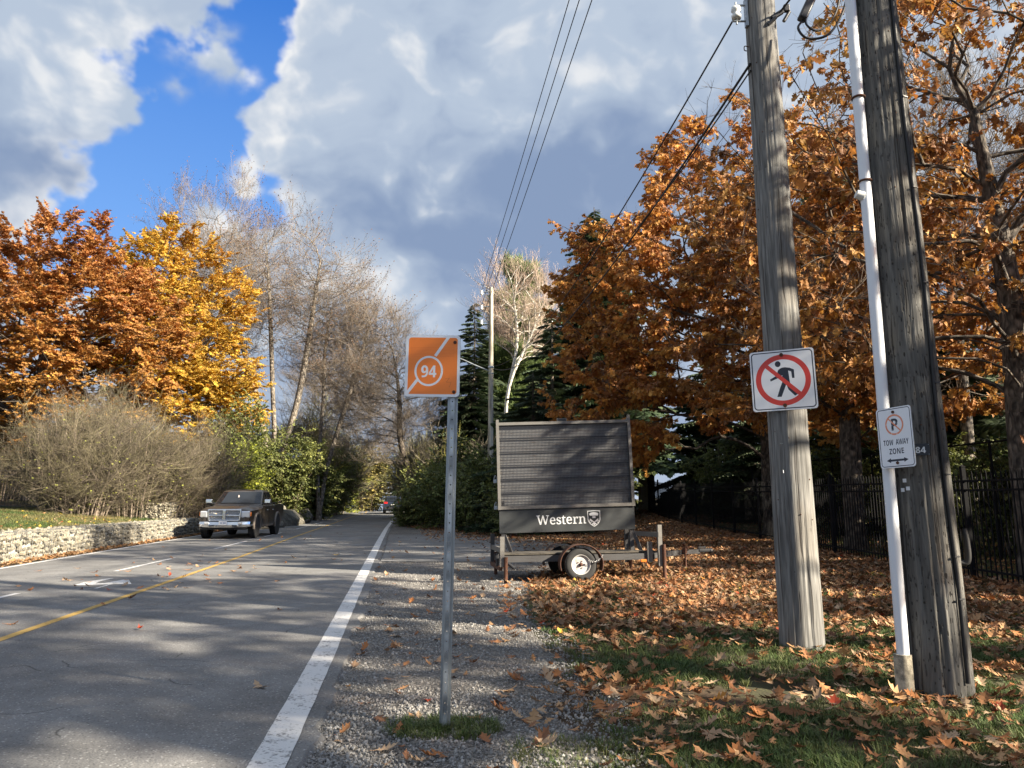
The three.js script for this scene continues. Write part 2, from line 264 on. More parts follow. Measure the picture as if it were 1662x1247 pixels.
{
  const xs = [-7.93, -7.75, -6.5, -5.2, -4.2, -3.45, -2.5, -1.5, -0.7, -0.2, 0];
  const at = (up) => (a, D) => { const x = edgeR(D) + (a === 0 ? ragged(D) : a); return [x, roadY(D) + up - 0.0022 * Math.max(0, -a - 3.45) * 0, -D]; };
  const top = grid(xs, roadD, at(0.03));
  const lip = grid([0, 0.06], roadD, (a, D) => [edgeR(D) + ragged(D) + a * (0.4 + 0.6 * Math.abs(N3(D * 7, 2))), roadY(D) + 0.03 - a * 0.55, -D]);
  structure('road', merge([top, lip]), M.asphalt);
  const strip = (x0, x1, d0, d1, up = 0.035) => grid([0, 1], roadD.filter((d) => d > d0 && d < d1).concat(d1).concat(d0).sort((a, b) => a - b), (a, D) => [edgeR(D) + (a ? x1(D) : x0(D)), roadY(D) + up, -D]);
  structure('edge_line_right', strip((D) => -0.2 + N3(D * 3, 9) * 0.006, (D) => -0.0 + N3(D * 3, 5) * 0.008, -30, 120), M.white);
  structure('edge_line_left', strip((D) => -OFF_LEFT - 0.06, (D) => -OFF_LEFT + 0.05, -20, 70), M.white);
  structure('centre_line', strip((D) => -offYellow(D) - 0.055, (D) => -offYellow(D) + 0.055, -30, 120), M.yellow);
  const dashes = new THREE.Group(); dashes.name = 'lane_line'; dashes.userData.kind = 'structure'; scene.add(dashes);
  for (const [a, b] of [[0.5, 4.3], [8.2, 12.1], [15.9, 19.7], [23.5, 28.1], [31.6, 36], [40.8, 45], [49, 53]]) part(dashes, 'lane_dash', strip((D) => -offDash(D) - 0.05, (D) => -offDash(D) + 0.05, a, b), M.white);
  // turn arrow, painted for the drivers coming the other way
  const arrow = new THREE.Group(); arrow.name = 'turn_arrow'; arrow.userData.kind = 'structure'; scene.add(arrow);
  for (const pts of [[[-7.32, 13.2], [-7.42, 13.75], [-7.34, 14.45], [-7.26, 14.45], [-7.24, 13.95], [-7.12, 13.55], [-6.82, 13.62], [-6.8, 13.4]], [[-6.72, 12.75], [-6.66, 12.75], [-6.78, 13.5], [-6.44, 13.42], [-6.94, 14.32], [-7.0, 13.62], [-6.84, 13.6]]]) {
    const s = new THREE.Shape(pts.map(([x, D]) => new THREE.Vector2(x, D))), g = sheet(s), p = g.attributes.position;
    for (let i = 0; i < p.count; i++) { const x = p.getX(i), D = p.getY(i); p.setXYZ(i, x, roadY(D) + 0.035, -D); } g.computeVertexNormals();
    part(arrow, 'arrow_stroke', g, M.white);
  }
  // gravel shoulder, from the broken asphalt to the grass
  const verge = table([[-40, 8], [-5, 2.4], [4.4, 1.9], [5.2, 1.9], [6.6, 2.0], [7.6, 2.15], [10, 2.3], [14, 2.9], [17, 4.2], [19, 6.2], [24, 7.2], [30, 6.3], [36, 4], [44, 1.2], [170, 1.2]]);
  structure('gravel_shoulder', grid([-0.15, 0.02, 0.15, 0.35, 0.55, 0.75, 0.9, 1], roadD, (a, D) => { const w = verge(D) + fbm(D * 0.9, 8.1, 0, 3) * 0.8 * (a === 1 ? 1 : 0.6), x = edgeR(D) + a * w; return [x, groundY(x, D) + (a === 1 ? -0.05 : 0.006) + fbm(x * 1.3, D * 1.3, 1, 3) * 0.012, -D]; }), M.gravel);
  // patch of old asphalt across the shoulder
  structure('paved_apron', grid([0.02, 0.3, 0.55, 0.8, 1], range(18.6, 34, 0.2), (a, D) => { const w = 4.4 * Math.sqrt(Math.max(0.02, 1 - ((D - 26) / 9.5) ** 2)) + fbm(D, 1, 1, 3) * 0.7, x = edgeR(D) + 0.1 + a * w; return [x, groundY(x, D) + 0.022 + fbm(x, D, 2, 2) * 0.008, -D]; }), M.asphalt);
}
// ---------------------------------------------------------------- foliage pieces
function soup() { return { p: [], n: [], c: [], u: [] }; }
function soupTri(s, a, b, c, col, n) {
  const nn = n ?? b.clone().sub(a).cross(c.clone().sub(a)).normalize();
  for (const q of [a, b, c]) { s.p.push(q.x, q.y, q.z); s.n.push(nn.x, nn.y, nn.z); s.c.push(...col); s.u.push(q.x, q.z); }
}
function soupGeo(s) { const g = new THREE.BufferGeometry(); g.setAttribute('position', new THREE.Float32BufferAttribute(s.p, 3)); g.setAttribute('normal', new THREE.Float32BufferAttribute(s.n, 3)); g.setAttribute('color', new THREE.Float32BufferAttribute(s.c, 3)); g.setAttribute('uv', new THREE.Float32BufferAttribute(s.u, 2)); return g; }
const OAK = [[0, 0.012], [0.13, 0.035], [0.23, 0.15], [0.27, 0.055], [0.43, 0.27], [0.47, 0.085], [0.65, 0.31], [0.69, 0.1], [0.84, 0.18], [0.88, 0.07], [1, 0.0]];
const OAK_LOW = [[0, 0.02], [0.18, 0.16], [0.28, 0.07], [0.48, 0.36], [0.56, 0.13], [0.74, 0.32], [1, 0.0]];
const MAPLE_LOW = [[0, 0.04], [0.12, 0.42], [0.3, 0.22], [0.46, 0.52], [0.6, 0.2], [1, 0.0]];
const OVAL = [[0, 0.02], [0.35, 0.28], [0.7, 0.22], [1, 0]];
function addLeaf(s, outline, m, size, col, curl, bend, twist = 0) {   // a leaf lying along +x, its face up
  const at = (t, w, side) => { const y = curl * w * w * 2.2 + bend * (t - 0.35) * (t - 0.35) + twist * (t - 0.5) * w * side; const skew = side * w * -0.12; return V((t + skew * 0 + (w > 0.18 ? 0.06 : 0)) * size, y * size, w * side * size).applyMatrix4(m); };
  for (let i = 0; i < outline.length - 1; i++) {
    const [t0, w0] = outline[i], [t1, w1] = outline[i + 1], A = at(t0, 0, 1), B = at(t1, 0, 1);
    for (const side of [1, -1]) {
      const C = at(t0, w0, side), D = at(t1, w1, side);
      if (w0 > 0.001) soupTri(s, ...(side > 0 ? [A, C, B] : [A, B, C]), col);
      if (w1 > 0.001) soupTri(s, ...(side > 0 ? [C, D, B] : [C, B, D]), col);
    }
  }
}
function addTwig(s, a, b, r0, r1, col) {
  const d = b.clone().sub(a).normalize(), x = Math.abs(d.y) > 0.9 ? V(1, 0, 0) : V(0, 1, 0), u = x.cross(d).normalize(), w = u.clone().cross(d);
  const ring = (p, r) => [0, 1, 2].map((i) => { const k = i * 2.094; return p.clone().addScaledVector(u, Math.cos(k) * r).addScaledVector(w, Math.sin(k) * r); });
  const A = ring(a, r0), B = ring(b, r1);
  for (let i = 0; i < 3; i++) { const j = (i + 1) % 3; soupTri(s, A[i], B[i], B[j], col); soupTri(s, A[i], B[j], A[j], col); }
}
const rndRot = (R, tilt = 1) => new THREE.Matrix4().makeRotationFromEuler(new THREE.Euler((R() - 0.5) * tilt, R() * 6.283, (R() - 0.5) * tilt));
function leafSpray({ seed, n, outline, size, reach, droop = 0.3, tones, twig = [0.2, 0.14, 0.1] }) {   // a twig of length `reach` along +x with n leaves
  const R = rng(seed), s = soup(), tip = V(reach, -droop * reach * 0.3, 0);
  addTwig(s, V(0, 0, 0), tip, 0.006, 0.003, twig);
  for (let i = 0; i < n; i++) {
    const t = 0.15 + 0.85 * (i + R()) / n, p = tip.clone().multiplyScalar(t), k = tones[Math.floor(R() * tones.length)], v = 0.75 + R() * 0.5;
    const e = new THREE.Euler((R() - 0.5) * 2.2, (R() - 0.5) * 3.6, -droop * (0.4 + R()) * 1.2 + (R() - 0.5) * 0.8, 'YZX');
    addLeaf(s, outline, new THREE.Matrix4().makeRotationFromEuler(e).setPosition(p.x, p.y, p.z + (R() - 0.5) * 0.1), size * (0.65 + R() * 0.6), [k[0] * v, k[1] * v, k[2] * v], 0.25 + R() * 0.5, (R() - 0.5) * 1.2, (R() - 0.5) * 1.4);
  }
  return soupGeo(s);
}
function bareSpray({ seed, reach, n, col, up = 0.2, r = 0.006, bits = 0, bitCol = [0.2, 0.11, 0.05] }) {
  const R = rng(seed), s = soup();
  const grow = (p, d, L, r0, lvl) => {
    const mid = p.clone().addScaledVector(d, L * 0.5).add(V((R() - 0.5) * L * 0.12, (R() - 0.3) * L * 0.1, (R() - 0.5) * L * 0.12)), end = mid.clone().addScaledVector(d.clone().add(V(0, up, 0)).normalize(), L * 0.5);
    addTwig(s, p, mid, r0, r0 * 0.8, col); addTwig(s, mid, end, r0 * 0.8, r0 * 0.5, col);
    if (bits && R() < bits) addLeaf(s, OVAL, rndRot(R, 3).setPosition(end), 0.06 + R() * 0.05, bitCol, 0.3, 0.3);
    if (lvl < 2) for (let i = 0; i < (lvl ? 3 : n); i++) { const t = 0.2 + R() * 0.8, q = p.clone().lerp(end, t); grow(q, d.clone().add(V((R() - 0.5) * 1.7, (R() - 0.35) * 1.3 + up * 0.5, (R() - 0.5) * 1.7)).normalize(), L * (0.3 + R() * 0.35), r0 * 0.6, lvl + 1); }
  };
  grow(V(0, 0, 0), V(1, 0, 0), reach, r, 0);
  return soupGeo(s);
}
function needleFrond(seed, tone, droop) {               // a spruce bough, one metre long, along +x, hanging side twigs dressed with needles
  const R = rng(seed), s = soup(), at = (t) => V(t, -droop * t * t + 0.12 * Math.max(0, t - 0.6), 0);
  for (let i = 0; i < 4; i++) addTwig(s, at(i / 4), at((i + 1) / 4), 0.02 - i * 0.004, 0.017 - i * 0.004, [0.10, 0.075, 0.05]);
  for (let i = 0; i < 26; i++) {
    const t = 0.12 + 0.88 * i / 26, side = i % 2 ? 1 : -1, L = (1.1 - t) * 0.42 + 0.07, a = at(t), b = a.clone().add(V(0.55 * L, -0.35 * L - R() * 0.12 * L, side * L * (0.7 + R() * 0.4)));
    const d = b.clone().sub(a), n = 7;
    for (let k = 0; k < n; k++) { const p = a.clone().addScaledVector(d, (k + R()) / n), v = 0.6 + R() * 0.7, w = 0.035 + R() * 0.03; const o1 = V((R() - 0.3) * 0.1, (R() - 0.6) * 0.1, (R() - 0.5) * 0.12); soupTri(s, p.clone().add(V(-w, 0, w * 0.4)), p.clone().add(V(w, 0.01, -w * 0.3)), p.clone().add(o1).addScaledVector(d, 0.3), tone.map((c) => c * v)); }
  }
  return soupGeo(s);
}
function pineTuft(seed, tone) {
  const R = rng(seed), s = soup();
  for (let i = 0; i < 70; i++) { const d = V(R() - 0.3, (R() - 0.3) * 0.9, R() - 0.5).normalize(), p = V(R() * 0.3, R() * 0.12, (R() - 0.5) * 0.3), v = 0.6 + R() * 0.7, w = V(R() - 0.5, R() - 0.5, R() - 0.5).normalize().multiplyScalar(0.013); soupTri(s, p.clone().add(w), p.clone().sub(w), p.clone().addScaledVector(d, 0.26 + R() * 0.12), tone.map((c) => c * v)); }
  return soupGeo(s);
}
// ---------------------------------------------------------------- tree skeletons
function dendrite({ seed, base = V(0, 0, 0), trunk, tips, bf = 0.35, rBase, rTip = 0.012, step = 0.7, power = 0.5 }) {
  const R = rng(seed), nodes = [];
  const add = (p, parent) => { nodes.push({ p, parent, n: 0, len: parent < 0 ? 0 : nodes[parent].len + p.distanceTo(nodes[parent].p) }); return nodes.length - 1; };
  const chains = Array.isArray(trunk[0]) ? trunk : [trunk], root = add(base, -1);
  for (const ch of chains) { const c = new THREE.CatmullRomCurve3([base, ...ch]), n = Math.max(3, Math.ceil(c.getLength() / step)); let last = root; for (let i = 1; i <= n; i++) last = add(c.getPoint(i / n), last); }
  const firstFree = Math.max(1, 0);
  tips.sort((a, b) => Math.min(...chains.map((ch) => a.distanceTo(ch[ch.length - 1]))) - Math.min(...chains.map((ch) => b.distanceTo(ch[ch.length - 1]))));
  const minY = tips.reduce((m, t) => Math.min(m, t.y), 1e9);
  for (const t of tips) {
    let best = -1, cost = 1e9;
    for (let i = firstFree; i < nodes.length; i++) { const q = nodes[i]; if (q.p.y < minY - 1.2 && q.parent >= 0 && q.len < 0.5) continue; const d = q.p.distanceTo(t); let k = d + bf * q.len; if (q.p.y > t.y) k += (q.p.y - t.y) * 0.9; if (k < cost) { cost = k; best = i; } }
    const q = nodes[best], par = nodes[Math.max(0, q.parent)], dir = q.p.clone().sub(par.p).normalize(), L = q.p.distanceTo(t), ctrl = q.p.clone().addScaledVector(dir, L * 0.28).lerp(q.p.clone().lerp(t, 0.5).add(V(0, L * 0.12, 0)), 0.55), n = Math.max(1, Math.ceil(L / step));
    let last = best;
    for (let i = 1; i <= n; i++) { const s = i / n, p = q.p.clone().multiplyScalar((1 - s) ** 2).addScaledVector(ctrl, 2 * s * (1 - s)).addScaledVector(t, s * s); if (i < n) p.add(V(R() - 0.5, R() - 0.5, R() - 0.5).multiplyScalar(step * 0.16)); last = add(p, last); }
    for (let k = last; k >= 0; k = nodes[k].parent) nodes[k].n++;
    nodes[last].tip = true;
  }
  const total = Math.max(1, nodes[0].n), kr = Math.log(rBase / rTip) / Math.log(total);
  for (const q of nodes) q.r = rTip * Math.pow(Math.max(1, q.n), Math.min(kr, 0.62)) * (q.n === total ? rBase / (rTip * Math.pow(total, Math.min(kr, 0.62))) : 1);
  for (const q of nodes) if (q.parent >= 0) q.r = Math.min(q.r, nodes[q.parent].r);
  return nodes;
}
function limbs(nodes, flare = 1.35) {
  const p = [], n = [], uv = [], ix = [];
  nodes.forEach((q, k) => {
    if (q.parent < 0) return; const a = nodes[q.parent], d = q.p.clone().sub(a.p), L = d.length(); if (L < 1e-4) return; d.divideScalar(L);
    const sides = a.r > 0.12 ? 10 : a.r > 0.05 ? 6 : a.r > 0.02 ? 4 : 3, x = Math.abs(d.y) > 0.9 ? V(1, 0, 0) : V(0, 1, 0), u = x.cross(d).normalize(), w = u.clone().cross(d), o = p.length / 3;
    const ra = Math.min(a.r, q.r * 1.25) * (a.parent < 0 ? flare : 1);
    for (let e = 0; e < 2; e++) for (let i = 0; i <= sides; i++) { const t = i / sides * 6.2832, c = Math.cos(t), s = Math.sin(t), r = e ? q.r : ra, b = e ? q.p : a.p; p.push(b.x + (u.x * c + w.x * s) * r, b.y + (u.y * c + w.y * s) * r, b.z + (u.z * c + w.z * s) * r); n.push(u.x * c + w.x * s, u.y * c + w.y * s, u.z * c + w.z * s); uv.push(i / sides * Math.max(0.1, Math.round(6.28 * a.r * 2) / 2), a.len + e * L); }
    for (let i = 0; i < sides; i++) { const m = o + i, t = o + sides + 1 + i; ix.push(m, t, m + 1, m + 1, t, t + 1); }
  });
  const g = new THREE.BufferGeometry(); g.setAttribute('position', new THREE.Float32BufferAttribute(p, 3)); g.setAttribute('normal', new THREE.Float32BufferAttribute(n, 3)); g.setAttribute('uv', new THREE.Float32BufferAttribute(uv, 2)); g.setIndex(ix); return g;
}
function fill(R, blobs, n, gap = -0.1, scale = 0.35, shell = 0.45) {    // points spread through a crown made of ellipsoids, with hollows
  const out = [], vol = blobs.map((b) => b[3] * b[4] * b[5]), sum = vol.reduce((a, b) => a + b, 0);
  for (let tries = 0; out.length < n && tries < n * 40; tries++) {
    let k = R() * sum, i = 0; while (i < blobs.length - 1 && (k -= vol[i]) > 0) i++;
    const [x, y, z, a, b, c] = blobs[i], d = V(R() - 0.5, R() - 0.5, R() - 0.5); if (d.length() > 0.5 || d.length() < 0.01) continue;
    d.normalize().multiplyScalar(Math.pow(R(), shell)); const p = V(x + d.x * a, y + d.y * b, z + d.z * c);
    if (N3(p.x * scale, p.y * scale, p.z * scale + x) < gap) continue; out.push(p);
  }
  return out;
}
// a whole tree: trunk with limbs, and a crown of sprays round its outer twigs
function tree(o) {
  const t = thing(o.name, o.label, 'tree', onGround(o.x, o.D, -0.05), 0, o.group), R = rng(o.seed);
  const tips = fill(R, o.crown, o.tips, o.gap, o.scale, o.shell), nodes = dendrite({ seed: o.seed, trunk: o.trunk, tips, bf: o.bf, rBase: o.rBase, rTip: o.rTip, step: o.step });
  part(t, 'trunk', limbs(nodes), o.bark ?? M.bark);
  const list = [], colors = [], fine = nodes.filter((q) => q.n <= (o.reachIn ?? 3) && q.parent > 0 && q.n > 0 && q.p.y > (o.floor ?? 0));
  const want = o.sprays; let keep = [];
  for (let i = 0; i < want; i++) {
    const q = fine[Math.floor(R() * fine.length)], par = nodes[q.parent], d = q.p.clone().sub(par.p).normalize();
    const p = par.p.clone().lerp(q.p, R()).add(V(R() - 0.5, R() - 0.5, R() - 0.5).multiplyScalar(o.loose ?? 0.25));
    const yaw = Math.atan2(-d.z, d.x) + (R() - 0.5) * 3, lift = Math.asin(clamp(d.y, -1, 1)) * (o.lift ?? 0.6) + (R() - 0.5) * 1.0 + (o.rise ?? 0);
    const s = (0.75 + R() * 0.55) * (o.spraySize ?? 1), m = new THREE.Matrix4().compose(p, new THREE.Quaternion().setFromEuler(new THREE.Euler((R() - 0.5) * 0.9, yaw, lift, 'YZX')), V(s, s, s));
    const c = o.tint(p, R); keep.push([m, c, p]);
  }
  const spr = [].concat(o.spray); spr.forEach((g, gi) => { const mine = keep.filter((_, i) => i % spr.length === gi); copies(t, 'crown', g, o.leaf ?? M.leaf, mine.map((k) => k[0]), mine.map((k) => k[1])); });
  if (o.also) { const l = []; for (let i = 0; i < o.also.n; i++) { const q = fine[Math.floor(R() * fine.length)], s = 0.6 + R() * 0.8; l.push(new THREE.Matrix4().compose(q.p, new THREE.Quaternion().setFromEuler(new THREE.Euler(R(), R() * 6.3, R() * 0.9, 'YZX')), V(s, s, s))); } copies(t, 'twigs', o.also.geo, M.leafless, l); }
  return { t, nodes, R, keep };
}
M.leafless = new THREE.MeshStandardMaterial({ color: 0xffffff, roughness: 0.95, vertexColors: true, side: THREE.DoubleSide });
const col = (r, g, b) => new THREE.Color().setRGB(r, g, b);
// a shrub: many stems from one foot, dressed with sprays
function shrub(o) {
  const t = thing(o.name, o.label, o.category ?? 'shrub', onGround(o.x, o.D, -0.08), 0, o.group), R = rng(o.seed), g = [], list = [], colors = [], foot = o.foot ?? o.w * 0.3;
  for (let i = 0; i < o.stems; i++) {
    const a = R() * 6.283, sp = Math.sqrt(R()), b0 = V(Math.cos(a) * foot * sp, 0, Math.sin(a) * foot * sp), hh = o.h * (0.6 + 0.4 * R()) * (1 - 0.45 * sp * sp), e = V(Math.cos(a) * o.w * sp * (0.7 + 0.5 * R()), hh, Math.sin(a) * o.w * 0.8 * sp);
    const c = V(b0.x * 1.3 + (R() - 0.5) * 0.3, hh * (0.5 + R() * 0.3), b0.z * 1.3 + (R() - 0.5) * 0.3), pts = [0, 0.25, 0.5, 0.75, 1].map((s) => b0.clone().multiplyScalar((1 - s) ** 2).addScaledVector(c, 2 * s * (1 - s)).addScaledVector(e, s * s));
    const cv = new THREE.CatmullRomCurve3(pts), r = (o.r ?? 0.02) * (0.5 + R()); g.push(...[0, 1, 2, 3].map((k) => rod(pts[k].toArray(), pts[k + 1].toArray(), r * (1 - k * 0.22), r * (1 - (k + 1) * 0.22), 4)));
    const n = Math.round(o.sprays / o.stems);
    for (let k = 0; k < n; k++) {
      const s = (o.from ?? 0.25) + (1 - (o.from ?? 0.25)) * Math.pow(R(), 0.7), p = cv.getPoint(s).add(V(R() - 0.5, (R() - 0.5) * 0.7, R() - 0.5).multiplyScalar(o.loose ?? 0.5)), z = (0.6 + R() * 0.7) * (o.spraySize ?? 1);
      if (p.y < 0.05) p.y = 0.05;
      list.push(new THREE.Matrix4().compose(p, new THREE.Quaternion().setFromEuler(new THREE.Euler((R() - 0.5), R() * 6.283, (R() - 0.3) * 1.6, 'YZX')), V(z, z, z))); colors.push(o.tint(p, R));
    }
  }
  part(t, 'stems', merge(g), o.wood ?? M.twig, null, 'stuff');
  const spr = [].concat(o.spray); spr.forEach((q, gi) => copies(t, o.bare ? 'twigs' : 'foliage', q, o.leaf ?? (o.bare ? M.leafless : M.leaf), list.filter((_, i) => i % spr.length === gi), colors.filter((_, i) => i % spr.length === gi)));
  return t;
}
function spruce(o) {
  const t = thing(o.name, o.label, 'tree', onGround(o.x, o.D, -0.05), 0, o.group), R = rng(o.seed), list = [], colors = [], H = o.h;
  part(t, 'trunk', rod([0, 0, 0], [0, H, 0], o.r, 0.02, 9), M.bark);
  for (let y = o.from ?? 1.2; y < H - 0.15; y += (o.gapY ?? 0.36) * (0.7 + R() * 0.6)) {
    const L = (o.w * Math.pow(1 - y / H, o.taper ?? 0.8) + 0.25) * (o.uneven ? 0.75 + R() * 0.5 : 1), n = Math.max(5, Math.round(L * (o.dense ?? 4))), a0 = R() * 6.28;
    for (let i = 0; i < n; i++) { const l = L * (0.7 + R() * 0.45), a = a0 + i / n * 6.283 + (R() - 0.5) * 0.4; list.push(new THREE.Matrix4().compose(V(0, y + (R() - 0.5) * 0.25, 0), new THREE.Quaternion().setFromEuler(new THREE.Euler((R() - 0.5) * 0.4, a, (o.pitch ?? 0.1) + (R() - 0.5) * 0.25, 'YZX')), V(l, Math.max(0.8, l * 0.8), Math.max(0.7, l * 0.6)))); colors.push(o.tint(V(0, y, 0), R)); }
  }
  o.frond.forEach((f, gi) => copies(t, 'boughs', f, M.needle, list.filter((_, i) => i % o.frond.length === gi), colors.filter((_, i) => i % o.frond.length === gi)));
  return t;
}
const oakTones = [[0.44, 0.185, 0.04], [0.50, 0.24, 0.05], [0.36, 0.14, 0.035], [0.54, 0.29, 0.07], [0.30, 0.135, 0.05]];
const W3 = [[1, 1, 1], [0.85, 0.85, 0.85], [1.12, 1.1, 1.05]];
const S_ = {
  oak: [1, 2, 3].map((k) => leafSpray({ seed: 100 + k, n: 9, outline: OAK_LOW, size: 0.175, reach: 0.42, droop: 0.75, tones: W3 })),
  oakThin: [4, 5].map((k) => leafSpray({ seed: 100 + k, n: 4, outline: OAK_LOW, size: 0.18, reach: 0.5, droop: 0.9, tones: W3 })),
  maple: [1, 2].map((k) => leafSpray({ seed: 120 + k, n: 14, outline: MAPLE_LOW, size: 0.14, reach: 0.55, droop: 0.3, tones: W3 })),
  green: [1, 2].map((k) => leafSpray({ seed: 140 + k, n: 18, outline: OVAL, size: 0.11, reach: 0.6, droop: 0.3, tones: W3, twig: [0.1, 0.09, 0.06] })),
  bare: [1, 2].map((k) => bareSpray({ seed: 160 + k, reach: 1.35, n: 5, col: [1, 1, 1], up: 0.25, r: 0.010 })),
  bareSeed: [1, 2].map((k) => bareSpray({ seed: 170 + k, reach: 1.4, n: 5, col: [1, 1, 1], up: 0.2, r: 0.010, bits: 0.55, bitCol: [0.75, 0.45, 0.25] })),
  brush: [1, 2].map((k) => bareSpray({ seed: 180 + k, reach: 1.15, n: 5, col: [1, 1, 1], up: 0.05, r: 0.0085, bits: 0.012, bitCol: [1.3, 1.6, 0.5] })),
  spruce: [needleFrond(1, [0.035, 0.055, 0.028], 0.3), needleFrond(2, [0.045, 0.062, 0.03], 0.42)],
  pine: [pineTuft(3, [0.11, 0.15, 0.045]), pineTuft(4, [0.09, 0.13, 0.045])],
};
// ---------------------------------------------------------------- trees and shrubs
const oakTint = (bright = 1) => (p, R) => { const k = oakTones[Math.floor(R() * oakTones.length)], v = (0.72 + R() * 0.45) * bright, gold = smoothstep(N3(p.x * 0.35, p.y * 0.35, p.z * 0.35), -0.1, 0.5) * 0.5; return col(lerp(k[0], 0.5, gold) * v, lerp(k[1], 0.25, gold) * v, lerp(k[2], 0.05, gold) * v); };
const bareTwigs = { geo: bareSpray({ seed: 190, reach: 0.9, n: 4, col: [0.14, 0.11, 0.085], up: 0.15, r: 0.007 }), n: 300 };
const oaks = [
  // trees in the row behind the iron fence, from far to near
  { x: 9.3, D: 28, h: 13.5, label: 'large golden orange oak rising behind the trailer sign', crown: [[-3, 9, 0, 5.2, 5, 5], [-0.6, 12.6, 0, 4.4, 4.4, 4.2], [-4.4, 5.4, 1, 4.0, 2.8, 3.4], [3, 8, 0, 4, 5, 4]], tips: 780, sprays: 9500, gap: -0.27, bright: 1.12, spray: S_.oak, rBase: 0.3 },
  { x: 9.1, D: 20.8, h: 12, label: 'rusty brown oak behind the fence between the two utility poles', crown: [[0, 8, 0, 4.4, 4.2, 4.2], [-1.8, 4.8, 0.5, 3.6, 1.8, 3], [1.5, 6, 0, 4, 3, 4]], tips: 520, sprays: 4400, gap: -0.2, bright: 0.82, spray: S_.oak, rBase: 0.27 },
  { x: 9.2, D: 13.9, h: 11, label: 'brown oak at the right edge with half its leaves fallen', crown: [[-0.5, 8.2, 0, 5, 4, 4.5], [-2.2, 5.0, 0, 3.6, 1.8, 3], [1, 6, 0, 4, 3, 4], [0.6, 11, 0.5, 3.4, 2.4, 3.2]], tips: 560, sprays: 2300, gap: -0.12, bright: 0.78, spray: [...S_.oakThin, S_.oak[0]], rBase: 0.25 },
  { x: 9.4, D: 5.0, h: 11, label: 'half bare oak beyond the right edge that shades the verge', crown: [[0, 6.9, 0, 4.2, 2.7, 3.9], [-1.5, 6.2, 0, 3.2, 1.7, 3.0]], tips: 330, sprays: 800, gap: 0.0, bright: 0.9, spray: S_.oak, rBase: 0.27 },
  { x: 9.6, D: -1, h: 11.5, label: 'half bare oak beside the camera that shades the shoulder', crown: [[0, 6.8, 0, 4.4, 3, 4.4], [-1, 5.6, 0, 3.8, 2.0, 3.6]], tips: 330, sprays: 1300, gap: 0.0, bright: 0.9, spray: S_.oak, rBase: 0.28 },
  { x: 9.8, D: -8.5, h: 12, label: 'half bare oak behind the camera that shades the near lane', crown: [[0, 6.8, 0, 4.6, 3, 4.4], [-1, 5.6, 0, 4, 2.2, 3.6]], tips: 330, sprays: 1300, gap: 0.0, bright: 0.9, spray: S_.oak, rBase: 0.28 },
];
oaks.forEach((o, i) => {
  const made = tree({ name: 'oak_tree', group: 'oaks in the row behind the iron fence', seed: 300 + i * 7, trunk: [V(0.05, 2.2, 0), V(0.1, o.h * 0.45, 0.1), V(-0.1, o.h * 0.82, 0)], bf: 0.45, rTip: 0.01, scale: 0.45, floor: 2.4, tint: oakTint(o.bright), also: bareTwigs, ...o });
  if (i !== 2) return;
  // the leaves that show largest are parts of their own
  const one = (() => { const s = soup(); addLeaf(s, OAK, new THREE.Matrix4(), 0.2, [1, 1, 1], 0.4, -0.9, 0.5); return soupGeo(s); })(), tones = oakTones.map((k) => leafMat({ color: col(k[0] * 0.95, k[1] * 0.95, k[2]), vertexColors: false }));
  const near = made.nodes.filter((q) => q.tip || q.n <= 2).sort((a, b) => (a.p.x * 0.7 - a.p.z * 0.6) - (b.p.x * 0.7 - b.p.z * 0.6)).slice(0, 300), R = made.R;
  for (const q of near) { const m = part(made.t, 'leaf', one, tones[Math.floor(R() * tones.length)]); m.position.copy(q.p).add(V((R() - 0.5) * 0.15, -0.05, (R() - 0.5) * 0.15)); m.rotation.set(R() * 3, R() * 6.3, -0.5 - R()); m.scale.setScalar(0.8 + R() * 0.5); }
});
// maples and bare trees across the road
const mapleTint = (a, b, yel) => (p, R) => { const t = clamp(yel(p) + (R() - 0.5) * 0.6, 0, 1), v = 0.75 + R() * 0.5; return col(lerp(a[0], b[0], t) * v, lerp(a[1], b[1], t) * v, lerp(a[2], b[2], t) * v); };
tree({ name: 'maple_tree', label: 'broad rust orange maple at the left edge above the brush', x: -25.5, D: 41, seed: 411, trunk: [V(0.2, 2.5, 0), V(0.1, 6, 0.2), V(-0.2, 12, 0)], crown: [[0, 8.6, 0, 7.2, 6.2, 6], [-4.5, 8.5, 0, 5, 6, 5], [3.2, 8.2, 0, 4.4, 5.6, 5], [0.5, 12.3, 0, 5, 3.8, 4.5], [-3, 4, 1.5, 4.5, 2.6, 3]], tips: 800, sprays: 10500, gap: -0.22, scale: 0.4, bf: 0.45, rBase: 0.35, rTip: 0.01, spray: S_.maple, spraySize: 1.05, tint: mapleTint([0.40, 0.17, 0.045], [0.50, 0.29, 0.05], (p) => 0.9 - p.y / 13 + 0.1), shell: 0.42, loose: 0.5, group: 'maples on the far bank' });
tree({ name: 'maple_tree', label: 'bright yellow and gold maple beside the bare trees', x: -21.8, D: 48, seed: 423, trunk: [V(-0.1, 2.5, 0), V(0.1, 6, 0.2), V(0.2, 13, 0)], crown: [[0, 10, 0, 5.6, 7, 5.4], [2.4, 6.4, 1.5, 4.8, 4.4, 4.4], [-0.5, 14.2, 0, 3.8, 4, 3.6]], tips: 720, sprays: 8200, gap: -0.16, scale: 0.36, bf: 0.45, rBase: 0.33, rTip: 0.01, spray: S_.maple, spraySize: 1.05, tint: mapleTint([0.50, 0.26, 0.04], [0.62, 0.45, 0.05], (p) => 0.25 + 0.5 * (1 - p.y / 18) + (p.x < 0 ? 0.2 : 0.0)), shell: 0.42, loose: 0.5, group: 'maples on the far bank' });
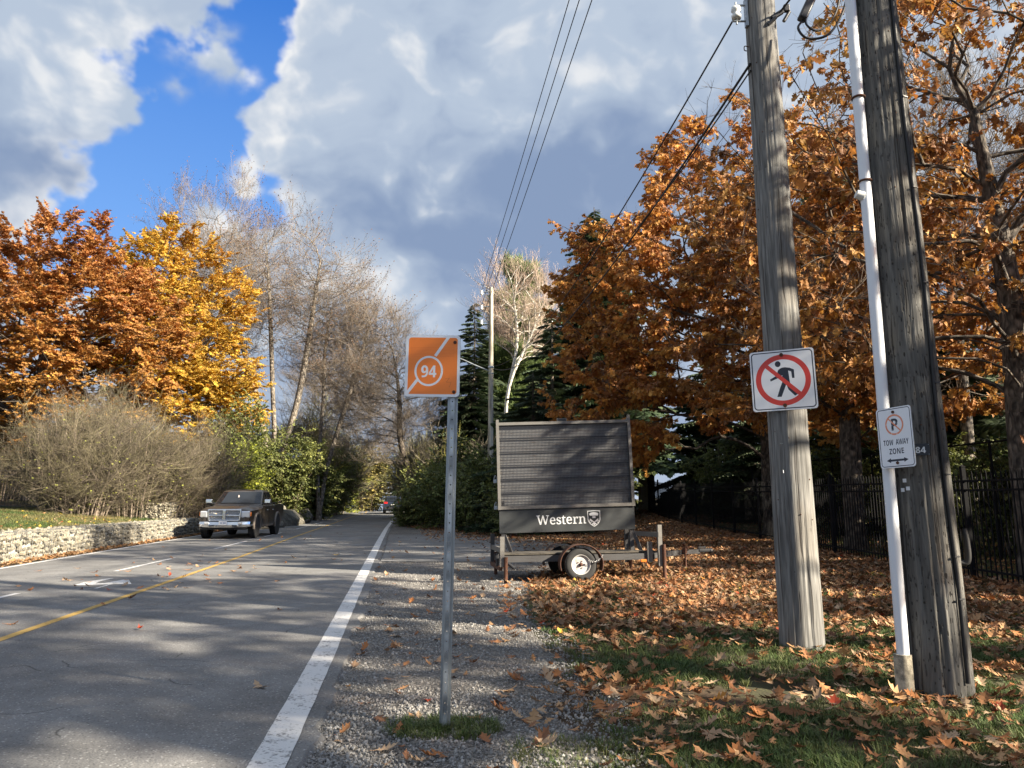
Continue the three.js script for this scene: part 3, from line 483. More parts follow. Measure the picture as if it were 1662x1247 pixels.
const greyTwig = (k = 1) => (p, R) => { const v = (0.75 + R() * 0.5) * k; return col(0.16 * v, 0.13 * v, 0.10 * v); };
const bareTree = (o) => tree({ name: 'bare_tree', bark: M.barkGrey, leaf: M.leafless, spray: S_.bareSeed, tint: greyTwig(), gap: -0.4, bf: 0.5, rTip: 0.008, step: 0.9, lift: 0.8, rise: 0.25, reachIn: 2, loose: 0.2, floor: 4, group: 'leafless trees along the road', ...o });
bareTree({ label: 'broad spreading leafless tree with forked stems next to the yellow maple', x: -16.9, D: 55, seed: 501, bf: 0.32, rTip: 0.013, trunk: [[V(-0.5, 4, 0), V(-1.6, 9, 0.3), V(-3.4, 14, 0.2), V(-5.6, 18.5, 0)], [V(0, 4, 0), V(-0.4, 9, 0.2), V(-1.0, 15, 0), V(-1.6, 20.5, 0)], [V(0.5, 4, 0.3), V(1.6, 9, 0.5), V(2.2, 15, 0.2), V(2.6, 20, 0)]], crown: [[-4.2, 15, 0, 4.6, 6, 4], [0, 16.5, 0, 4.8, 6.2, 4], [3.2, 15, 0, 4.0, 5.6, 4]], tips: 620, sprays: 1300, rBase: 0.34 });
bareTree({ label: 'smaller leafless tree with slanting pale stems behind the green shrubs', x: -13.9, D: 56, seed: 517, bf: 0.32, rTip: 0.013, trunk: [[V(0.5, 4, 0), V(1.6, 8, 0.3), V(2.6, 12, 0), V(3.4, 15.5, 0)], [V(-0.1, 4, 0.3), V(0.1, 9, 0.5), V(0, 13, 0.2), V(0.4, 16.5, 0)]], crown: [[2.6, 12.5, 0, 3.2, 4.4, 3.2], [0.2, 13.2, 0, 3.2, 4.4, 3.2]], tips: 420, sprays: 800, rBase: 0.2 });
bareTree({ label: 'thin leafless tree standing farthest left behind the maples', x: -25, D: 60, seed: 523, trunk: [V(0, 6, 0), V(0.6, 14, 0), V(1, 22, 0)], crown: [[0.5, 19, 0, 5, 8, 4.5], [3, 17, 0, 4, 6, 4]], tips: 380, sprays: 1000, rBase: 0.26 });
bareTree({ label: 'dark trunked leafless tree leaning left beside the orange sign', x: -7.3, D: 57, seed: 531, trunk: [V(-0.2, 3, 0), V(-1.0, 6, 0), V(-1.2, 9.5, 0), V(-2, 14, 0)], crown: [[-3.4, 11.5, 0, 4.4, 4.6, 3], [-2.4, 7, 0.5, 4.6, 3, 3], [0.6, 10, 0, 2.6, 3.4, 3]], tips: 460, sprays: 1700, rBase: 0.24, bark: M.bark, spray: S_.bare, floor: 2.5 });
bareTree({ label: 'slim leafless tree over the bend of the road', x: -19.5, D: 76, seed: 541, trunk: [V(0.2, 5, 0), V(0.6, 11, 0), V(0, 17, 0)], crown: [[1, 11.5, 0, 5, 6, 4], [5, 9, 0, 4.6, 4.4, 4]], tips: 420, sprays: 1900, rBase: 0.2, spray: S_.bare, floor: 3 });
bareTree({ label: 'small leafless tree between the orange sign and the spruce', x: -4.6, D: 64, seed: 551, trunk: [V(0.2, 3, 0), V(0.3, 7, 0), V(0, 10, 0)], crown: [[0, 7.5, 0, 3, 4, 3]], tips: 240, sprays: 700, rBase: 0.15, bark: M.bark, spray: S_.bare, floor: 2 });
tree({ name: 'birch_tree', label: 'white stemmed birch rising right of the distant pole', x: -0.55, D: 52, seed: 561, trunk: [[V(0, 4, 0), V(0.2, 8, 0), V(0.9, 12, 0), V(0.6, 16, 0)], [V(0.1, 5, 0), V(0.4, 9, 0.2), V(1.9, 12.5, 0.3), V(2.8, 15, 0)]], crown: [[0.3, 15, 0, 2.6, 3.4, 2.4], [2, 14, 0, 2.4, 3, 2.4]], tips: 120, sprays: 520, rBase: 0.15, rTip: 0.024, bark: M.birch, leaf: M.leafless, spray: S_.bare, tint: (p, R) => { const v = 0.8 + R() * 0.4; return col(0.42 * v, 0.32 * v, 0.25 * v); }, gap: -0.4, bf: 0.6, step: 0.9, lift: 0.8, rise: 0.4, reachIn: 1, floor: 9 });
// evergreens right of the road
const evergreen = (k) => (p, R) => { const v = (0.7 + R() * 0.6) * k; return col(v, v * (0.95 + R() * 0.1), v * 0.95); };
spruce({ name: 'spruce_tree', label: 'drooping spruce left of the distant utility pole', x: -2.9, D: 58, h: 16.6, r: 0.22, w: 3.3, seed: 601, from: 4, taper: 0.7, dense: 5, tint: evergreen(1.4), frond: S_.spruce, uneven: true });
spruce({ name: 'spruce_tree', label: 'dark dense spruce right of the birch', x: 2.3, D: 43, h: 12.6, r: 0.25, w: 3.4, seed: 613, from: 0.6, taper: 0.8, tint: evergreen(1.25), frond: S_.spruce, uneven: true });
spruce({ name: 'spruce_tree', label: 'tallest blue green spruce peeking over the golden oak', x: 5.1, D: 45, h: 19.2, r: 0.3, w: 4, seed: 617, from: 3, taper: 0.62, dense: 7, gapY: 0.28, tint: (p, R) => { const v = (0.8 + R() * 0.7) * 1.4; return col(v * 1.0, v * 1.02, v * 0.95); }, frond: S_.spruce, uneven: true });
spruce({ name: 'cedar_tree', label: 'low dark cedar behind the left end of the trailer sign', x: 1.0, D: 36, h: 7.6, r: 0.18, w: 2.6, seed: 619, from: 0.3, taper: 0.55, gapY: 0.3, tint: evergreen(1.25), frond: S_.spruce, uneven: true });
spruce({ name: 'cedar_tree', label: 'cedar deep behind the stone pillar', x: 5.6, D: 52, h: 10, r: 0.2, w: 3, seed: 629, from: 0.3, taper: 0.55, gapY: 0.3, tint: evergreen(1.25), frond: S_.spruce, uneven: true });
const pineTint = (p, R) => { const v = 0.8 + R() * 0.8; return col(v, v, v * 0.9); };
tree({ name: 'pine_tree', label: 'light green pine standing behind the birch', x: 0.6, D: 60, seed: 641, trunk: [V(0, 6, 0), V(0.2, 12, 0), V(0, 19, 0)], crown: [[0, 12, 0, 3, 7, 3], [0, 17, 0, 2, 4, 2]], tips: 220, sprays: 4200, gap: -0.15, scale: 0.5, bf: 0.3, rBase: 0.25, spray: S_.pine, leaf: M.needle, spraySize: 1.8, tint: pineTint, loose: 0.9, rise: 0.5 });
tree({ name: 'pine_tree', label: 'tall light green pine between the two utility poles', x: 13.6, D: 31, seed: 653, trunk: [V(0, 5, 0), V(0.2, 10, 0), V(0, 15.5, 0)], crown: [[0, 10, 0, 3, 6, 3], [0, 14, 0, 1.8, 3, 1.8]], tips: 180, sprays: 3200, gap: -0.15, scale: 0.5, bf: 0.3, rBase: 0.25, spray: S_.pine, leaf: M.needle, spraySize: 1.5, tint: pineTint, loose: 0.9, rise: 0.5 });
// woods behind the fence
[[13, 38, 8.5], [18, 30, 8], [12.4, 46, 10], [15.2, 27, 8.5], [20.5, 36, 9.5], [16.5, 43, 10]].forEach(([x, D, h], i) => spruce({ name: 'cedar_tree', label: ['dark cedar in the shaded wood left of the nearer pole', 'dark cedar far behind the fence between the poles', 'tall dark cedar at the back of the shaded wood', 'dark cedar right of the grey leafless tree in the wood', 'dark cedar near the pale stone building', 'farthest dark cedar behind the fence'][i], x, D, h, r: 0.2, w: 3.2, seed: 660 + i, from: 0.2, taper: 0.5, gapY: 0.34, tint: evergreen(1.25), frond: S_.spruce, uneven: true, group: 'cedars behind the iron fence' }));
bareTree({ label: 'grey leafless tree seen between the two utility poles', x: 14.2, D: 24, seed: 671, trunk: [V(0.1, 4, 0), V(0, 9, 0.2), V(0.3, 14, 0)], crown: [[0, 11.5, 0, 3.2, 4.5, 3]], tips: 220, sprays: 800, rBase: 0.18, spray: S_.bare, floor: 4 });
bareTree({ label: 'grey leafless tree right of the old pole, deep in the wood', x: 19, D: 22, seed: 673, trunk: [V(0.1, 4, 0), V(0, 9, 0.2), V(0.3, 13, 0)], crown: [[0, 9.5, 0, 3.6, 4.5, 3]], tips: 220, sprays: 800, rBase: 0.18, spray: S_.bare, floor: 3 });
// shrubs
const green = (a, b) => (p, R) => { const t = R(), v = 0.7 + R() * 0.6; return col(lerp(a[0], b[0], t) * v, lerp(a[1], b[1], t) * v, lerp(a[2], b[2], t) * v); };
const LIME = green([0.16, 0.21, 0.03], [0.34, 0.36, 0.04]), OLIVE = green([0.10, 0.13, 0.035], [0.19, 0.20, 0.05]), OLIVE_SHADED = green([0.09, 0.125, 0.034], [0.17, 0.185, 0.048]), RUSTY = green([0.16, 0.12, 0.04], [0.26, 0.15, 0.05]);  // third tint is the olive darkened slightly, shade put into the leaf colour
const brushTint = (p, R) => { const v = 0.45 + R() * 0.95, o = R(); return col(lerp(0.115, 0.13, o) * v, lerp(0.09, 0.115, o) * v, lerp(0.07, 0.06, o) * v); };
const brush = (x, D, w, h, seed, label) => shrub({ name: 'brush_shrub', label, x, D, w, h, seed, stems: 60, sprays: 900, r: 0.028, bare: true, spray: S_.brush, tint: brushTint, loose: 0.7, from: 0.06, foot: w * 0.5, wood: M.twig, group: 'leafless brush on the far bank' });
brush(-19.6, 34.4, 2.0, 4.6, 701, 'leafless grey brown brush next to the left iron fence');
brush(-18.4, 32.5, 2.4, 5.2, 703, 'tallest tangle of leafless brush above the grassy bank');
brush(-16.2, 33.5, 2.3, 5.1, 705, 'leafless brush over the middle of the gabion wall');
brush(-14.9, 36.5, 2.2, 4.9, 707, 'leafless brush right above the short upper gabion');
brush(-19.2, 36.5, 3, 6.2, 709, 'leafless brush at the back under the orange maple');
brush(-17.3, 31.6, 1.6, 3.2, 713, 'low leafless brush at the top of the grassy bank');
brush(-15.4, 34.4, 1.6, 3.6, 715, 'leafless brush just left of the upper gabion tier');
brush(-27.5, 41, 2.6, 4, 711, 'leafless brush behind the left iron fence');
// taller twiggy growth where the road bends
[[-17.2, 62, 2.8, 8.5, 'tall twiggy growth under the bend, left of the road'], [-18.6, 70, 3, 9.5, 'tallest twiggy growth beyond the green shrubs'], [-15.9, 70, 2.2, 7, 'grey twiggy growth hanging over the far lane'], [-6.8, 64, 2.4, 6.5, 'twiggy growth right of the far car'], [-4.4, 56, 2.2, 5.5, 'twiggy growth behind the orange sign post'], [-9.2, 80, 2.6, 8, 'twiggy growth beyond the far car']].forEach(([x, D, w, h, label], i) => shrub({ name: 'twiggy_shrub', label, x, D, w, h, seed: 780 + i, stems: 40, sprays: 1500, r: 0.03, bare: true, spray: [...S_.bare, S_.green[0]], leaf: M.leafless, spraySize: 1.7, tint: (p, R) => { const v = 0.7 + R() * 0.6; return R() < 0.25 ? col(0.26 * v, 0.25 * v, 0.05 * v) : col(0.16 * v, 0.14 * v, 0.10 * v); }, loose: 0.8, from: 0.1, group: 'twiggy growth at the bend' }));
// evergreens outside the right edge that keep the fence in shade
[[15.2, 12], [15.6, 8.6], [15.0, 5.2], [15.5, 1.8], [15.2, -1.6], [15.4, 15.4], [15.2, 18.8]].forEach(([x, D], i) => spruce({ name: 'cedar_tree', label: 'bushy cedar beyond the right edge that keeps the fence in shade', x, D, h: 6.5, r: 0.18, w: 2.5, seed: 690 + i, from: 0.2, taper: 0.45, gapY: 0.34, tint: evergreen(1.25), frond: S_.spruce, uneven: true, group: 'cedars beyond the right edge' }));
const leafy = (x, D, w, h, seed, tint, label, spraySize = 1, sprays = 800, extra = {}) => shrub({ name: 'leafy_shrub', label, x, D, w, h, seed, stems: 26, sprays, r: 0.02, spray: S_.green, spraySize, tint, loose: 0.8, from: 0.05, group: 'leafy shrubs along the road', ...extra });
leafy(-14.8, 41, 2.1, 5.2, 721, LIME, 'lime green shrub right behind the parked looking pickup roof'.replace('parked looking ', ''), 1.1, 1200);
leafy(-15.8, 45, 2.6, 7.4, 722, OLIVE, 'tall olive shrub under the leafless trees', 1.3, 1300);
leafy(-14.6, 50, 2.5, 7.2, 723, OLIVE, 'olive shrub over the grey boulders', 1.4, 1100);
leafy(-14.6, 57, 2.4, 7, 724, OLIVE_SHADED, 'dark green shrub left of where the road bends', 1.5, 1100);
leafy(-15.8, 66, 2.6, 7, 725, OLIVE_SHADED, 'darkest shrub at the mouth of the tree tunnel', 1.7, 1100);
leafy(-16.6, 74, 2.4, 6, 726, LIME, 'yellow green shrub glowing at the far end of the road', 1.7, 900);
leafy(-22.8, 90, 3.4, 8, 727, RUSTY, 'brownish shrub behind the far car', 2, 900);
leafy(-8.5, 90, 3, 7.5, 728, LIME, 'pale yellow shrub where the road disappears', 2.2, 900);
leafy(-14.5, 114, 5, 10, 729, OLIVE, 'distant olive trees closing the end of the road', 2.4, 900);
leafy(-6.2, 46, 0.6, 1.5, 731, OLIVE, 'small green bush at the roadside in front of the far car', 0.9, 420);
leafy(-4.6, 45, 1.9, 4.0, 732, OLIVE, 'olive shrub left of the orange sign post', 1.3, 800);
leafy(-3.6, 42, 2.3, 4.0, 733, OLIVE_SHADED, 'shaded green shrub behind the orange sign post', 1.2, 1000);
leafy(-1.6, 38, 2.2, 4.0, 734, OLIVE_SHADED, 'dark shrub left of the trailer sign', 1.2, 1000);
leafy(0.4, 33, 1.9, 3.2, 735, OLIVE_SHADED, 'low dark shrub against the left edge of the trailer sign', 1.1, 900);
leafy(-6.2, 60, 2.2, 5.4, 736, OLIVE, 'olive shrub below the leaning tree', 1.7, 800);
leafy(-3.2, 52, 2.8, 6.4, 737, OLIVE_SHADED, 'tall dark shrub at the foot of the distant pole', 1.6, 1100);
leafy(3.6, 38, 2.6, 4.6, 738, OLIVE_SHADED, 'dark shrub hidden behind the trailer sign', 1.3, 900);
leafy(-17.4, 52, 2.6, 5, 739, OLIVE, 'olive shrub at the foot of the leafless trees', 1.4, 900);
[[-20, 106, 1], [-9, 106, 1], [-14.5, 124, 1], [-28, 112, 1], [-3, 100, 1]].forEach(([x, D], i) => leafy(x, D, 4.5, 11, 790 + i, green([0.14, 0.15, 0.05], [0.30, 0.24, 0.07]), ['pale olive tree left of the far end of the road', 'pale olive tree right of the far end of the road', 'hazy olive tree at the very end of the road', 'olive tree farthest left beyond the bend', 'olive tree behind the spruce, far off'][i], 2.6, 1500, { name: 'background_tree', category: 'tree', r: 0.08, group: 'trees closing the end of the road' }));
[[12.5, 19], [12.6, 24], [12.5, 29], [13, 34], [13.5, 14], [16.5, 17], [17, 22], [17.5, 27], [10.8, 40], [20, 15]].forEach(([x, D], i) => leafy(x, D, 2.2, 3.2 + (i % 3) * 0.9, 750 + i, i % 3 === 1 ? OLIVE : OLIVE_SHADED, 'shaded undergrowth shrub in the wood behind the iron fence', 1.1, 560, { group: 'undergrowth behind the iron fence' }));
// ---------------------------------------------------------------- poles, wires and signs
const roundRect = (s, x, y, w, h, r) => { s.moveTo(x + r, y); s.lineTo(x + w - r, y); s.absarc(x + w - r, y + r, r, -Math.PI / 2, 0); s.lineTo(x + w, y + h - r); s.absarc(x + w - r, y + h - r, r, 0, Math.PI / 2); s.lineTo(x + r, y + h); s.absarc(x + r, y + h - r, r, Math.PI / 2, Math.PI); s.lineTo(x, y + r); s.absarc(x + r, y + r, r, Math.PI, Math.PI * 1.5); return s; };
function signPlate(w, h, r, tex, t = 0.003) {           // a sheet metal plate and its printed face
  const plate = new THREE.ExtrudeGeometry(roundRect(new THREE.Shape(), -w / 2, -h / 2, w, h, r), { depth: t, bevelEnabled: false, curveSegments: 6 }).translate(0, 0, -t);
  const face = new THREE.ShapeGeometry(roundRect(new THREE.Shape(), -w / 2 + 0.001, -h / 2 + 0.001, w - 0.002, h - 0.002, r), 6), p = face.attributes.position, uv = face.attributes.uv;
  for (let i = 0; i < p.count; i++) uv.setXY(i, p.getX(i) / w + 0.5, p.getY(i) / h + 0.5);
  face.translate(0, 0, 0.0012);
  return { plate, face, print: mat([0.95, 0.95, 0.95], 0.38, { map: tex }) };
}
const grime = (c, w, h, n, seed, a = 0.05) => { const R = rng(seed); for (let i = 0; i < n; i++) { c.fillStyle = `rgba(60,45,30,${R() * a})`; const r = 2 + R() * 14; c.beginPath(); c.ellipse(R() * w, R() * h, r * 0.5, r, 0, 0, 7); c.fill(); } };
const boltGeo = new THREE.CylinderGeometry(0.011, 0.012, 0.008, 8).rotateX(Math.PI / 2);

// wooden utility poles
function poleGeo(r0, r1, h, seed, sides = 110) {
  const g = new THREE.CylinderGeometry(r1, r0, h, sides, 80, false), p = g.attributes.position;
  for (let i = 0; i < p.count; i++) { const x = p.getX(i), y = p.getY(i), z = p.getZ(i), a = Math.atan2(z, x), k = 1 + N3(Math.cos(a) * 2.5 + seed, y * 0.35, Math.sin(a) * 2.5) * 0.045 + N3(Math.cos(a) * 9, y * 0.2 + seed, Math.sin(a) * 9) * 0.018 - smoothstep(N3(Math.cos(a) * 11 + seed, y * 0.45, Math.sin(a) * 11), 0.22, 0.45) * 0.05; p.setXYZ(i, x * k, y, z * k); }
  const uv = g.attributes.uv; for (let i = 0; i < uv.count; i++) uv.setXY(i, uv.getX(i), uv.getY(i) * h / 2.6);
  g.translate(0, h / 2 - 0.25, 0); g.computeVertexNormals(); return g;
}
const poleA = thing('utility_pole', 'pale grey wooden utility pole carrying the no pedestrians sign', 'utility pole', onGround(2.83, 7.84));
part(poleA, 'shaft', poleGeo(0.211, 0.125, 13.9, 3), M.pole);
{
  const y0 = poleA.position.y, R = rng(8);
  const clevis = part(poleA, 'bracket', [rod([-0.16, 6.78, 0.05], [-0.34, 6.78, 0.05], 0.012), rod([-0.16, 6.98, 0.05], [-0.30, 6.98, 0.05], 0.012), rod([-0.29, 6.74, 0.05], [-0.29, 7.02, 0.05], 0.01), box(0.03, 0.34, 0.06, -0.178, 6.88, 0.05)], M.galv);
  part(poleA, 'insulator', new THREE.LatheGeometry([[0, -0.07], [0.05, -0.07], [0.055, -0.03], [0.034, -0.015], [0.034, 0.015], [0.055, 0.03], [0.05, 0.07], [0, 0.07]].map(([x, y]) => new THREE.Vector2(x, y)), 16).translate(-0.29, 6.88, 0.05), M.insulator);
  for (const y of [12.9, 12.35, 11.8]) { part(poleA, 'bracket', [rod([-0.1, y, 0], [-0.5, y + 0.04, 0], 0.025)], M.galv); part(poleA, 'insulator', new THREE.CylinderGeometry(0.06, 0.075, 0.2, 12).translate(-0.5, y + 0.12, 0), M.insulator); }
  part(poleA, 'wire_clamp', [rod([0.02, 6.65, 0.17], [0.1, 6.72, 0.2], 0.02), box(0.16, 0.05, 0.05, 0.13, 6.78, 0.16, 0.01, [0, 0, 0.6]), box(0.07, 0.09, 0.05, 0.24, 6.86, 0.16, 0.015), rod([0.2, 6.7, 0.16], [0.27, 6.82, 0.16], 0.02)], M.blackPaint);
  part(poleA, 'hook', tube([[-0.17, 6.45, 0.06], [-0.22, 6.46, 0.06], [-0.225, 6.41, 0.06], [-0.2, 6.4, 0.06]], 0.006, 5, 10), M.rust);
  for (let i = 0; i < 26; i++) { const a = Math.PI * (0.2 + R() * 0.75), y = 1 + R() * 5.8, r = 0.209 - y * 0.006; part(poleA, 'nail', new THREE.SphereGeometry(0.005 + R() * 0.004, 6, 4).translate(Math.cos(a) * r, y, Math.sin(a) * r), M.rust); }
  part(poleA, 'staple', box(0.03, 0.004, 0.003, -0.13, 1.98, 0.157), M.galv); part(poleA, 'staple', box(0.006, 0.03, 0.004, -0.13, 1.7, 0.158), M.pvc);
}
const poleB = thing('utility_pole', 'dark weathered pitted utility pole with white conduit at the right', 'utility pole', onGround(3.15, 5.99));
part(poleB, 'shaft', poleGeo(0.236, 0.15, 9.4, 17), M.poleOld);
{
  const on = (a, y, off = 0) => { const r = (0.236 - (y + 0.25) * 0.00915) + off; return [Math.sin(a) * r, y, Math.cos(a) * r]; };
  part(poleB, 'black_cable', tube([0.0, 0.6, 1.3, 2, 2.7, 3.4, 4.2, 5, 6, 7.5].map((y, i) => on(0.38 + Math.sin(i * 1.7) * 0.05, y + 0.12, 0.012)), 0.016, 7, 60), M.wire);
  for (const y of [0.7, 1.0, 1.6, 2.3, 3.1, 3.9, 4.7]) part(poleB, 'cable_clip', box(0.05, 0.01, 0.012, ...on(0.4, y, 0.03), 0, [0, 0.4, 0]), M.blackPaint);
  const c = (y) => [-0.262 + 0.0, y, 0.10];
  part(poleB, 'conduit', [rod([-0.292, 0.12, 0.10], [-0.262, 3.0, 0.095], 0.044, 0.044, 16), rod([-0.262, 3.0, 0.095], [-0.205, 9.0, 0.08], 0.044, 0.044, 16)], M.pvc);
  part(poleB, 'conduit_sleeve', [rod([-0.30, -0.1, 0.10], [-0.296, 0.3, 0.10], 0.066, 0.062, 16)], M.concrete);
  for (const y of [4.0, 4.75, 5.8]) part(poleB, 'conduit_strap', new THREE.TorusGeometry(0.049, 0.009, 6, 18, Math.PI * 1.2).rotateX(Math.PI / 2).rotateY(-0.4).translate(-0.262 + (y - 3) * 0.0095, y, 0.095), M.rust);
  part(poleB, 'bolt_cap', new THREE.CylinderGeometry(0.035, 0.04, 0.06, 10).rotateZ(1.2).translate(-0.31, 3.88, 0.1), M.insulator);
  for (const [a, y] of [[-0.93, 1.56], [-1.02, 1.49], [-0.84, 1.5]]) part(poleB, 'reflector_tag', box(0.026, 0.028, 0.004, ...on(a, y, 0.004), 0, [0, a, 0]), M.pvc);
  part(poleB, 'cable_guard', [tube([on(1.5, 0.95, 0.0), on(1.45, 0.95, 0.06), on(1.4, 1.1, 0.07), on(1.4, 1.2, 0.06)], 0.024, 7, 14)], M.wire);
  const nail = new THREE.SphereGeometry(0.006, 5, 4), R = rng(91); for (let i = 0; i < 40; i++) { const m = part(poleB, 'nail', nail, M.rust); m.position.set(...on((R() - 0.5) * 2.6, 0.6 + R() * 4.8, -0.002)); }
}
// number plate on the old pole
{
  const tex = canvasTex(256, 140, (c, w, h) => { c.fillStyle = '#11161f'; c.fillRect(0, 0, w, h); c.fillStyle = '#dfe3e6'; c.font = 'bold 104px sans-serif'; c.textAlign = 'center'; c.textBaseline = 'middle'; c.fillText('684', w * 0.5, h * 0.54); c.fillStyle = '#8a8f94'; for (const [x, y] of [[12, 12], [244, 12], [12, 128], [244, 128]]) { c.beginPath(); c.arc(x, y, 5, 0, 7); c.fill(); } });
  const s = signPlate(0.16, 0.088, 0.004, tex), t = thing('number_plate', 'small black plate numbered 684 on the old pole', 'sign', [3.15 - 0.093, 1.985, -5.99 + 0.205], -0.42);
  part(t, 'plate', s.plate, M.blackPaint); part(t, 'printed_face', s.face, s.print);
}
// tow away sign on the conduit
{
  const tex = canvasTex(512, 768, (c, w, h) => {
    c.fillStyle = '#e9ecf0'; c.fillRect(0, 0, w, h);
    for (let x = 0; x < w; x += 9) { c.fillStyle = 'rgba(205,212,222,0.55)'; c.fillRect(x, 0, 3, h); }
    c.strokeStyle = '#1b2233'; c.lineWidth = 9; c.beginPath(); c.roundRect(22, 20, w - 44, h - 40, 34); c.stroke();
    c.fillStyle = '#1c2333'; c.font = 'bold 210px sans-serif'; c.textAlign = 'center'; c.textBaseline = 'middle'; c.fillText('P', w / 2, 222);
    c.strokeStyle = '#e08a66'; c.lineWidth = 22; c.beginPath(); c.arc(w / 2, 222, 122, 0, 7); c.stroke(); c.lineWidth = 18; c.beginPath(); c.moveTo(w / 2 - 86, 136); c.lineTo(w / 2 + 86, 308); c.stroke();
    const R = rng(3); for (let i = 0; i < 70; i++) { c.fillStyle = `rgba(232,232,232,${0.2 + R() * 0.5})`; c.beginPath(); c.ellipse(w / 2 + (R() - 0.5) * 250, 222 + (R() - 0.5) * 260, 2 + R() * 9, 2 + R() * 14, R() * 3, 0, 7); c.fill(); }
    c.fillStyle = '#1c2333'; c.font = 'bold 92px sans-serif'; c.save(); c.translate(w / 2, 446); c.scale(0.72, 1.06); c.fillText('TOW  AWAY', 0, 0); c.restore(); c.save(); c.translate(w / 2, 560); c.scale(0.9, 1.06); c.fillText('ZONE', 0, 0); c.restore();
    c.fillRect(w / 2 - 110, 660, 220, 26); for (const s of [-1, 1]) { c.beginPath(); c.moveTo(w / 2 + s * 158, 673); c.lineTo(w / 2 + s * 96, 644); c.lineTo(w / 2 + s * 96, 702); c.fill(); }
    grime(c, w, h, 40, 5);
  });
  const s = signPlate(0.3, 0.452, 0.022, tex), t = thing('tow_away_sign', 'white tow away zone sign with faded P fixed to the white conduit', 'sign', [2.862, 2.07, -5.715], -1.13); t.rotation.z = 0.005;
  part(t, 'plate', s.plate, M.galv); part(t, 'printed_face', s.face, s.print); part(t, 'bracket', box(0.16, 0.03, 0.05, -0.06, 0.1, -0.03), M.galv);
  for (const y of [0.19, -0.19]) part(t, 'bolt', boltGeo, M.rust, [0, y, 0.005]);
}
// no pedestrians sign
{
  const tex = canvasTex(768, 768, (c, w) => {
    c.fillStyle = '#e9ebee'; c.fillRect(0, 0, w, w); c.strokeStyle = '#20263a'; c.lineWidth = 13; c.beginPath(); c.roundRect(24, 24, w - 48, w - 48, 40); c.stroke();
    c.fillStyle = c.strokeStyle = '#1a1d28'; c.lineCap = 'butt'; c.lineJoin = 'round';
    c.beginPath(); c.ellipse(334, 178, 34, 38, 0, 0, 7); c.fill();
    const limb = (pts, w0) => { c.lineWidth = w0; c.beginPath(); pts.forEach(([x, y], i) => i ? c.lineTo(x, y) : c.moveTo(x, y)); c.stroke(); };
    c.beginPath(); c.moveTo(330, 262); c.quadraticCurveTo(360, 222, 420, 226); c.lineTo(470, 236); c.lineTo(520, 262); c.lineTo(520, 370); c.lineTo(492, 370); c.lineTo(486, 284); c.lineTo(452, 270); c.lineTo(462, 420); c.lineTo(372, 424); c.lineTo(378, 322); c.lineTo(338, 352); c.lineTo(236, 392); c.lineTo(228, 368); c.lineTo(314, 322); c.closePath(); c.fill();
    c.beginPath(); c.moveTo(372, 414); c.lineTo(424, 424); c.lineTo(396, 492); c.lineTo(352, 596); c.lineTo(300, 596); c.lineTo(340, 486); c.closePath(); c.fill();
    c.beginPath(); c.moveTo(412, 420); c.lineTo(462, 414); c.lineTo(484, 494); c.lineTo(552, 572); c.lineTo(510, 594); c.lineTo(440, 512); c.closePath(); c.fill();
    c.strokeStyle = '#d03a2a'; c.lineWidth = 64; c.beginPath(); c.arc(w / 2, w / 2, 294, 0, 7); c.stroke(); c.lineWidth = 50; c.beginPath(); c.moveTo(w / 2 - 208, w / 2 - 208); c.lineTo(w / 2 + 208, w / 2 + 208); c.stroke();
    c.fillStyle = 'rgba(150,70,40,0.45)'; c.fillRect(w / 2 - 8, 708, 16, 50); grime(c, w, w, 50, 9);
  });
  const s = signPlate(0.62, 0.62, 0.03, tex), t = thing('no_pedestrians_sign', 'square white no pedestrians sign with red circle on the pale pole', 'sign', [2.83 - 0.089, 2.878, -7.84 + 0.205], -0.40); t.rotation.z = 0.012;
  part(t, 'plate', s.plate, M.galv); part(t, 'printed_face', s.face, s.print); for (const y of [0.26, -0.26]) part(t, 'bolt', boltGeo, M.rust, [0, y, 0.005]).scale.set(1.7, 1.7, 1.2);
}
